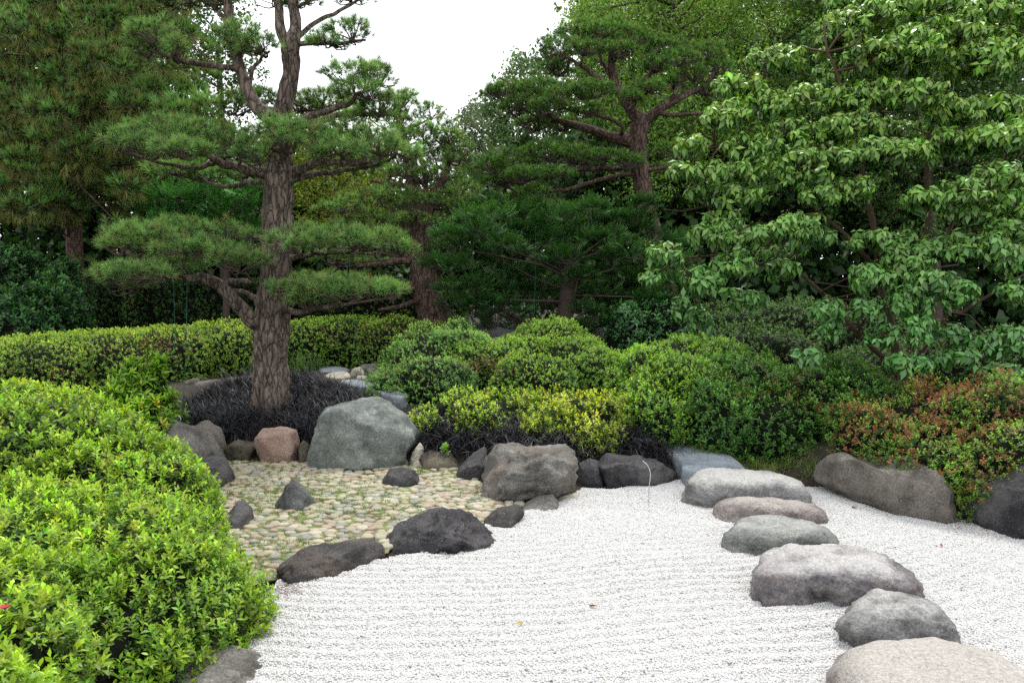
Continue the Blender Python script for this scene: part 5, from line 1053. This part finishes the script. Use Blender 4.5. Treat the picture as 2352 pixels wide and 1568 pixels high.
    for j in range(5):
        me = mesh_np('leaf', lv, lf, np.tile(tints(1, (.085, .22, .055), .15, .06), (len(lv), 1))); me.materials.append(M_GLOSS); lm.append(me)
    Fm = frames(A_[near], rng.uniform(0, 6.28, len(near)))
    for i, k in enumerate(near):
        T = ROS[i % len(ROS)]; s = random.uniform(.85, 1.1)
        for (R_, off, t) in T['leaves']:
            Mx = np.eye(4); Mx[:3, :3] = Fm[i] @ R_ * s; Mx[:3, 3] = P[k] + Fm[i] @ off * s - np.array(root.location)
            o = bpy.data.objects.new('leaf', random.choice(lm)); link(o, crown); o.matrix_local = Matrix(Mx.tolist())
    o = ba.build('twigs', M_STEM, root); o['kind'] = 'stuff'
    # pale yellow-green flower heads
    fa = Acc(); S, F = icosphere(1); k = rng.permutation(len(P))[:160]
    for q in P[k]:
        for _ in range(6): fa.add(S * .006 + q + rng.normal(0, .03, 3) + [0, 0, .03], F, (.26, .30, .05))
    o = fa.build('flower_heads', M_LEAF_FINE, root); o['kind'] = 'stuff'
glossy_tree()

# ------------------------------------------------------------------ grasses
def zone(poly, n, z):
    W_ = [tuple(gp(u, v, z)[:2]) for u, v in poly]; P = np.array(W_); q = rng.uniform(P.min(0), P.max(0), (n * 6, 2)); q = q[in_poly(q[:, 0], q[:, 1], W_)][:n]
    return np.concatenate([q, ground_h(q[:, 0], q[:, 1])[:, None]], 1)
MON = [make_grass(s, 11, .29, .0075, (25, 95), 4, .04) for s in range(6)]
for lab, poly, n, z in (('black mondo grass carpet around the foot of the big pine', [(390, 1010), (415, 930), (550, 890), (690, 882), (790, 908), (945, 945), (1010, 1035), (940, 1050), (690, 1035), (500, 1020)], 1900, .32),
                        ('black mondo grass strip behind the split block and under the yellow azaleas', [(950, 1050), (985, 985), (1200, 975), (1440, 975), (1530, 1000), (1572, 1065), (1560, 1095), (1380, 1060), (1120, 1045), (1050, 1060)], 1400, .22)):
    P = zone(poly, n, z); P = P[P[:, 2] > (.10 if z > .3 else .04)]; acc = Acc(); m = len(P); ax = unit(np.array([0, 0, 1.]) + rng.normal(0, .15, (m, 3)))
    scatter(acc, MON, P, ax, rng.uniform(.7, 1.15, m), tints(m, (.006, .0065, .008), .2, .05), tints(m, (.022, .022, .028), .3, .08))
    tag(acc.build('black_grass', M_MONDO), lab, 'grass', None, 'stuff')
GRN = [make_grass(s + 30, 60, .30, .006, (8, 80), 4, .05) for s in range(4)]
for i, (lab, u, v, Y, s, c1, c2) in enumerate((('tuft of arching green grass left of the pine trunk', 548, 845, 10.2, 1.0, (.04, .09, .03), (.10, .2, .07)), ('arching green grass tuft touching the pine trunk', 700, 840, 10.5, 1.1, (.05, .12, .03), (.12, .25, .06)),
        ('arching green grass tuft beside the distant flagstones', 795, 832, 11.3, 1.15, (.05, .12, .03), (.13, .26, .07)), ('green grass tuft between the flagstones and the triangular rock', 850, 832, 11.4, 1.0, (.05, .12, .03), (.13, .26, .07)), ('green grass tuft in the shade under the left hedge', 500, 855, 10.0, .8, (.035, .08, .03), (.09, .17, .06)),
        ('fine light green grass mound below the pale azalea mound', 872, 880, 9.2, .8, (.08, .14, .03), (.18, .28, .06)), ('fountain of green grass beside the slate slab', 1640, 1030, 6.75, .8, (.06, .13, .02), (.17, .28, .05)),
        ('yellow-green grass tuft between slab and saddle-topped boulder', 1770, 1075, 6.35, .55, (.10, .14, .03), (.22, .27, .07)), ('yellow-green grass tuft leaning on the saddle-topped boulder', 1860, 1100, 6.25, .55, (.10, .14, .03), (.22, .27, .07)), ('low yellow-green grass tuft in front of the dark azalea', 1815, 1070, 6.45, .5, (.10, .14, .03), (.22, .27, .07)),
        ('low grass tuft just behind the farthest stepping stone', 1725, 1060, 6.5, .45, (.09, .13, .03), (.2, .26, .07)))):
    p0 = at(u, v, Y); p0[2] = float(ground_h(p0[0], Y)); k = 7
    P = p0 + np.stack([rng.normal(0, .10 * s, k), rng.normal(0, .08 * s, k), np.zeros(k)], 1); P[:, 2] = ground_h(P[:, 0], P[:, 1])
    acc = Acc(); scatter(acc, GRN, P, unit(np.array([0, 0, 1.]) + rng.normal(0, .1, (k, 3))), s * rng.uniform(.8, 1.1, k), tints(k, c1), tints(k, c2))
    tag(acc.build('grass_tuft', M_GRASS, origin=p0), lab, 'grass', 'green grass tufts')
# moss and grass in the cobble joints
SG_ = [make_grass(s + 60, 9, .032, .003, (10, 80), 2, .014) for s in range(4)]
q = np.array([(x, y) for x, y in rng.uniform([-3, 4.0], [.2, 7.0], (11000, 2))]); q = q[in_poly(q[:, 0], q[:, 1], COB)]
q3 = np.concatenate([q, np.full((len(q), 1), .02)], 1); q3 = q3[vnoise(q3 * [2.6, 2.6, 0] + 4, 3) + rng.normal(0, .35, len(q3)) > .1]
acc = Acc(); m = len(q3); scatter(acc, SG_, q3, unit(np.array([0, 0, 1.]) + rng.normal(0, .2, (m, 3))), rng.uniform(.6, 1.2, m), tints(m, (.10, .16, .03)), tints(m, (.2, .28, .05)))
tag(acc.build('joint_grass', M_GRASS), 'tiny grass and moss growing between the cobbles', 'grass', None, 'stuff')

# ------------------------------------------------------------------ small things
M_WIRE = plain_mat('green_wire', (.02, .09, .07), .5); M_METAL = plain_mat('grey_wire', (.5, .5, .48), .4, .6)
M_LITTER = leaf_mat('fallen_leaf', .7, .2, .2)
o_ = gp(1490, 1166); top = at(1476, 1058, o_[1] + .05)
V, F = tube(np.array([[*(o_ - [0, 0, .05]), .0028], [*at(1491, 1120, o_[1]), .0028], [*at(1494, 1088, o_[1] + .02), .0028], [*at(1487, 1068, o_[1] + .04), .0028], [*top, .003]]), 24, 6)
tag(mesh_obj('wire_stake', V, F, M_METAL, smooth=True, origin=o_), 'thin bent grey wire stake stuck in the gravel', 'stake')
for lab, a, b_ in (('thin green guy wire hanging from the low left pine limb', (430, 640, 7.6), (420, 940, 7.3)), ('second thin green guy wire hanging beside the low left pine limb', (398, 640, 7.5), (400, 830, 7.6)), ('thin green guy wire under the right pads of the big pine', (765, 400, 7.8), (835, 905, 7.6)), ('thin green guy wire below the leaning pine crown', (1230, 520, 10.8), (1225, 770, 10.3))):
    A, B = at(*a), at(*b_); V, F = tube(np.array([[*A, .0022], [*((A + B) / 2 + [.01, 0, 0]), .0022], [*B, .0022]]), 8, 5); tag(mesh_obj('guy_wire', V, F, M_WIRE, origin=B), lab, 'wire', 'guy wires of the pines')
th = np.linspace(0, 2 * math.pi, 25); c = at(408, 962, 7.0); V, F = tube(np.stack([c[0] + .028 * np.cos(th), c[1] + 0 * th, c[2] + .028 * np.sin(th), 0 * th + .005], 1), 25, 6, smooth=False)
V2, F2 = tube(np.array([[*(c - [0, 0, .028]), .005], [*(c - [0, 0, .16]), .005]]), 4, 6)
rt = empty('ring_peg', c - [0, 0, .16]); tag(rt, 'small metal ring peg at the edge of the black grass', 'peg'); mesh_obj('ring', V, F, M_METAL, rt, smooth=True); mesh_obj('shaft', V2, F2, M_METAL, rt, smooth=True)
FERN = [make_shoot(s + 200, 9, .05, .02, (10, 60), .05, True, .2) for s in range(3)]
p0 = at(1022, 1030, 6.55); acc = Acc(); P = p0 + rng.normal(0, .03, (6, 3)); scatter(acc, FERN, P, unit(np.array([0, -.2, 1.]) + rng.normal(0, .3, (6, 3))), np.full(6, .8), tints(6, (.1, .25, .03)), tints(6, (.2, .4, .04)))
tag(acc.build('seedling', M_LEAF, origin=p0), 'small bright green seedling on the flat-topped brown rock', 'plant')
def lobed_leaf():
    pts_ = [(0, 0), (.12, .12), (.22, .08), (.34, .26), (.46, .14), (.6, .32), (.7, .16), (.86, .2), (1, 0)]
    up_ = np.array([[x, y, .1 * y] for x, y in pts_]); dn = up_[1:-1] * [1, -1, 1]; mid = np.array([[x, 0, -.04 * x] for x, _ in pts_[1:-1]])
    V = np.concatenate([up_, dn, mid]); F = []; n = len(pts_)
    M0 = n + n - 2; m_ = lambda i: 0 if i == 0 else n - 1 if i == n - 1 else M0 + i - 1; d_ = lambda i: 0 if i == 0 else n - 1 if i == n - 1 else n + i - 1
    for i in range(n - 1):
        for a, b2, c2 in ((m_(i), m_(i + 1), i + 1), (m_(i), i + 1, i), (m_(i), d_(i + 1), m_(i + 1)), (m_(i), d_(i), d_(i + 1))):
            if len({a, b2, c2}) == 3: F.append((a, b2, c2))
    return V, np.array(F)
LV, LF = lobed_leaf()
p0 = at(245, 1100, 4.75); rt = empty('oak_seedling', p0); tag(rt, 'yellow-green lobed oak seedling poking out of the lime hedge', 'plant')
V, F = tube(np.array([[*(p0 - [0, 0, .25]), .003], [*p0, .003], [*(p0 + [.01, 0, .05]), .002]]), 8, 5); mesh_obj('stem', V, F, M_STEM, rt)
for a, e, s in ((.6, .9, .14), (2.6, .7, .13), (1.6, 1.1, .12), (-.4, .2, .12), (3.6, .3, .12)):
    mesh_obj('leaf', LV @ (rotz(a) @ roty(-e)).T * s + p0 + [.01, 0, .04], LF, M_LITTER, rt, np.tile((.48, .46, .06), (len(LV), 1)))
LOCS = [(1970, 1166, 'orange-brown fallen leaf on the gravel below the saddle-topped boulder'), (2160, 1253, 'small orange fallen leaf on the gravel beside the big boulder'), (1183, 1433, 'pale yellow leaf lying on the open gravel'), (1372, 1390, 'brown sliver of leaf standing on the open gravel')]
for u, v, lab in LOCS:
    g = gp(u, v, .03); col = (.5, .38, .14) if 'pale' in lab else (.07, .035, .02) if 'dark' in lab else (.22, .08, .04)
    o = mesh_obj('fallen_leaf', LV * [.04, .036, .18] @ (rotz(random.uniform(0, 6)) @ rotx(.4)).T + g, LF, M_LITTER, None, np.tile(col, (len(LV), 1)), origin=g); tag(o, lab, 'leaf', 'fallen leaves on the gravel')
acc = Acc(); n = 420; x = rng.uniform(-1.3, 4, n); y = rng.uniform(2.9, 6.3, n); k = in_poly(x, y, GRAVEL); P = np.stack([x, y, 0 * x + .026], 1)[k]
e1 = np.stack([np.interp(rng.random(260), [0, 1], [2.75, 3.05]), rng.uniform(4.75, 5.6, 260), np.full(260, .03)], 1)
e2 = np.array([gp(u, v, .03) for u, v in zip(rng.normal(660, 25, 160), rng.normal(1350, 8, 160))])
for PP, sz in ((P, .010), (e1, .012), (e2, .012)):
    for q in PP: acc.add(LV * sz @ (rotz(random.uniform(0, 6)) @ rotx(random.uniform(-.6, .6))).T + q, LF, np.array(random.choice([(.16, .04, .025), (.10, .03, .02), (.2, .08, .04), (.05, .02, .015)])))
tag(acc.build('leaf_litter', M_LITTER), 'tiny red-brown leaf bits scattered on gravel and along the rocks', 'litter', None, 'stuff')
p0 = at(10, 1400, 1.95); rt = empty('azalea_flower', p0); tag(rt, 'single red azalea flower at the left edge of the near hedge', 'flower')
lv, lf = leaf(.02, .013, .4, .1)
for i in range(5): mesh_obj('petal', lv @ (rotz(i * 1.257) @ roty(-.7)).T + p0, lf, M_LITTER, rt, np.tile((.45, .05, .07), (len(lv), 1)))
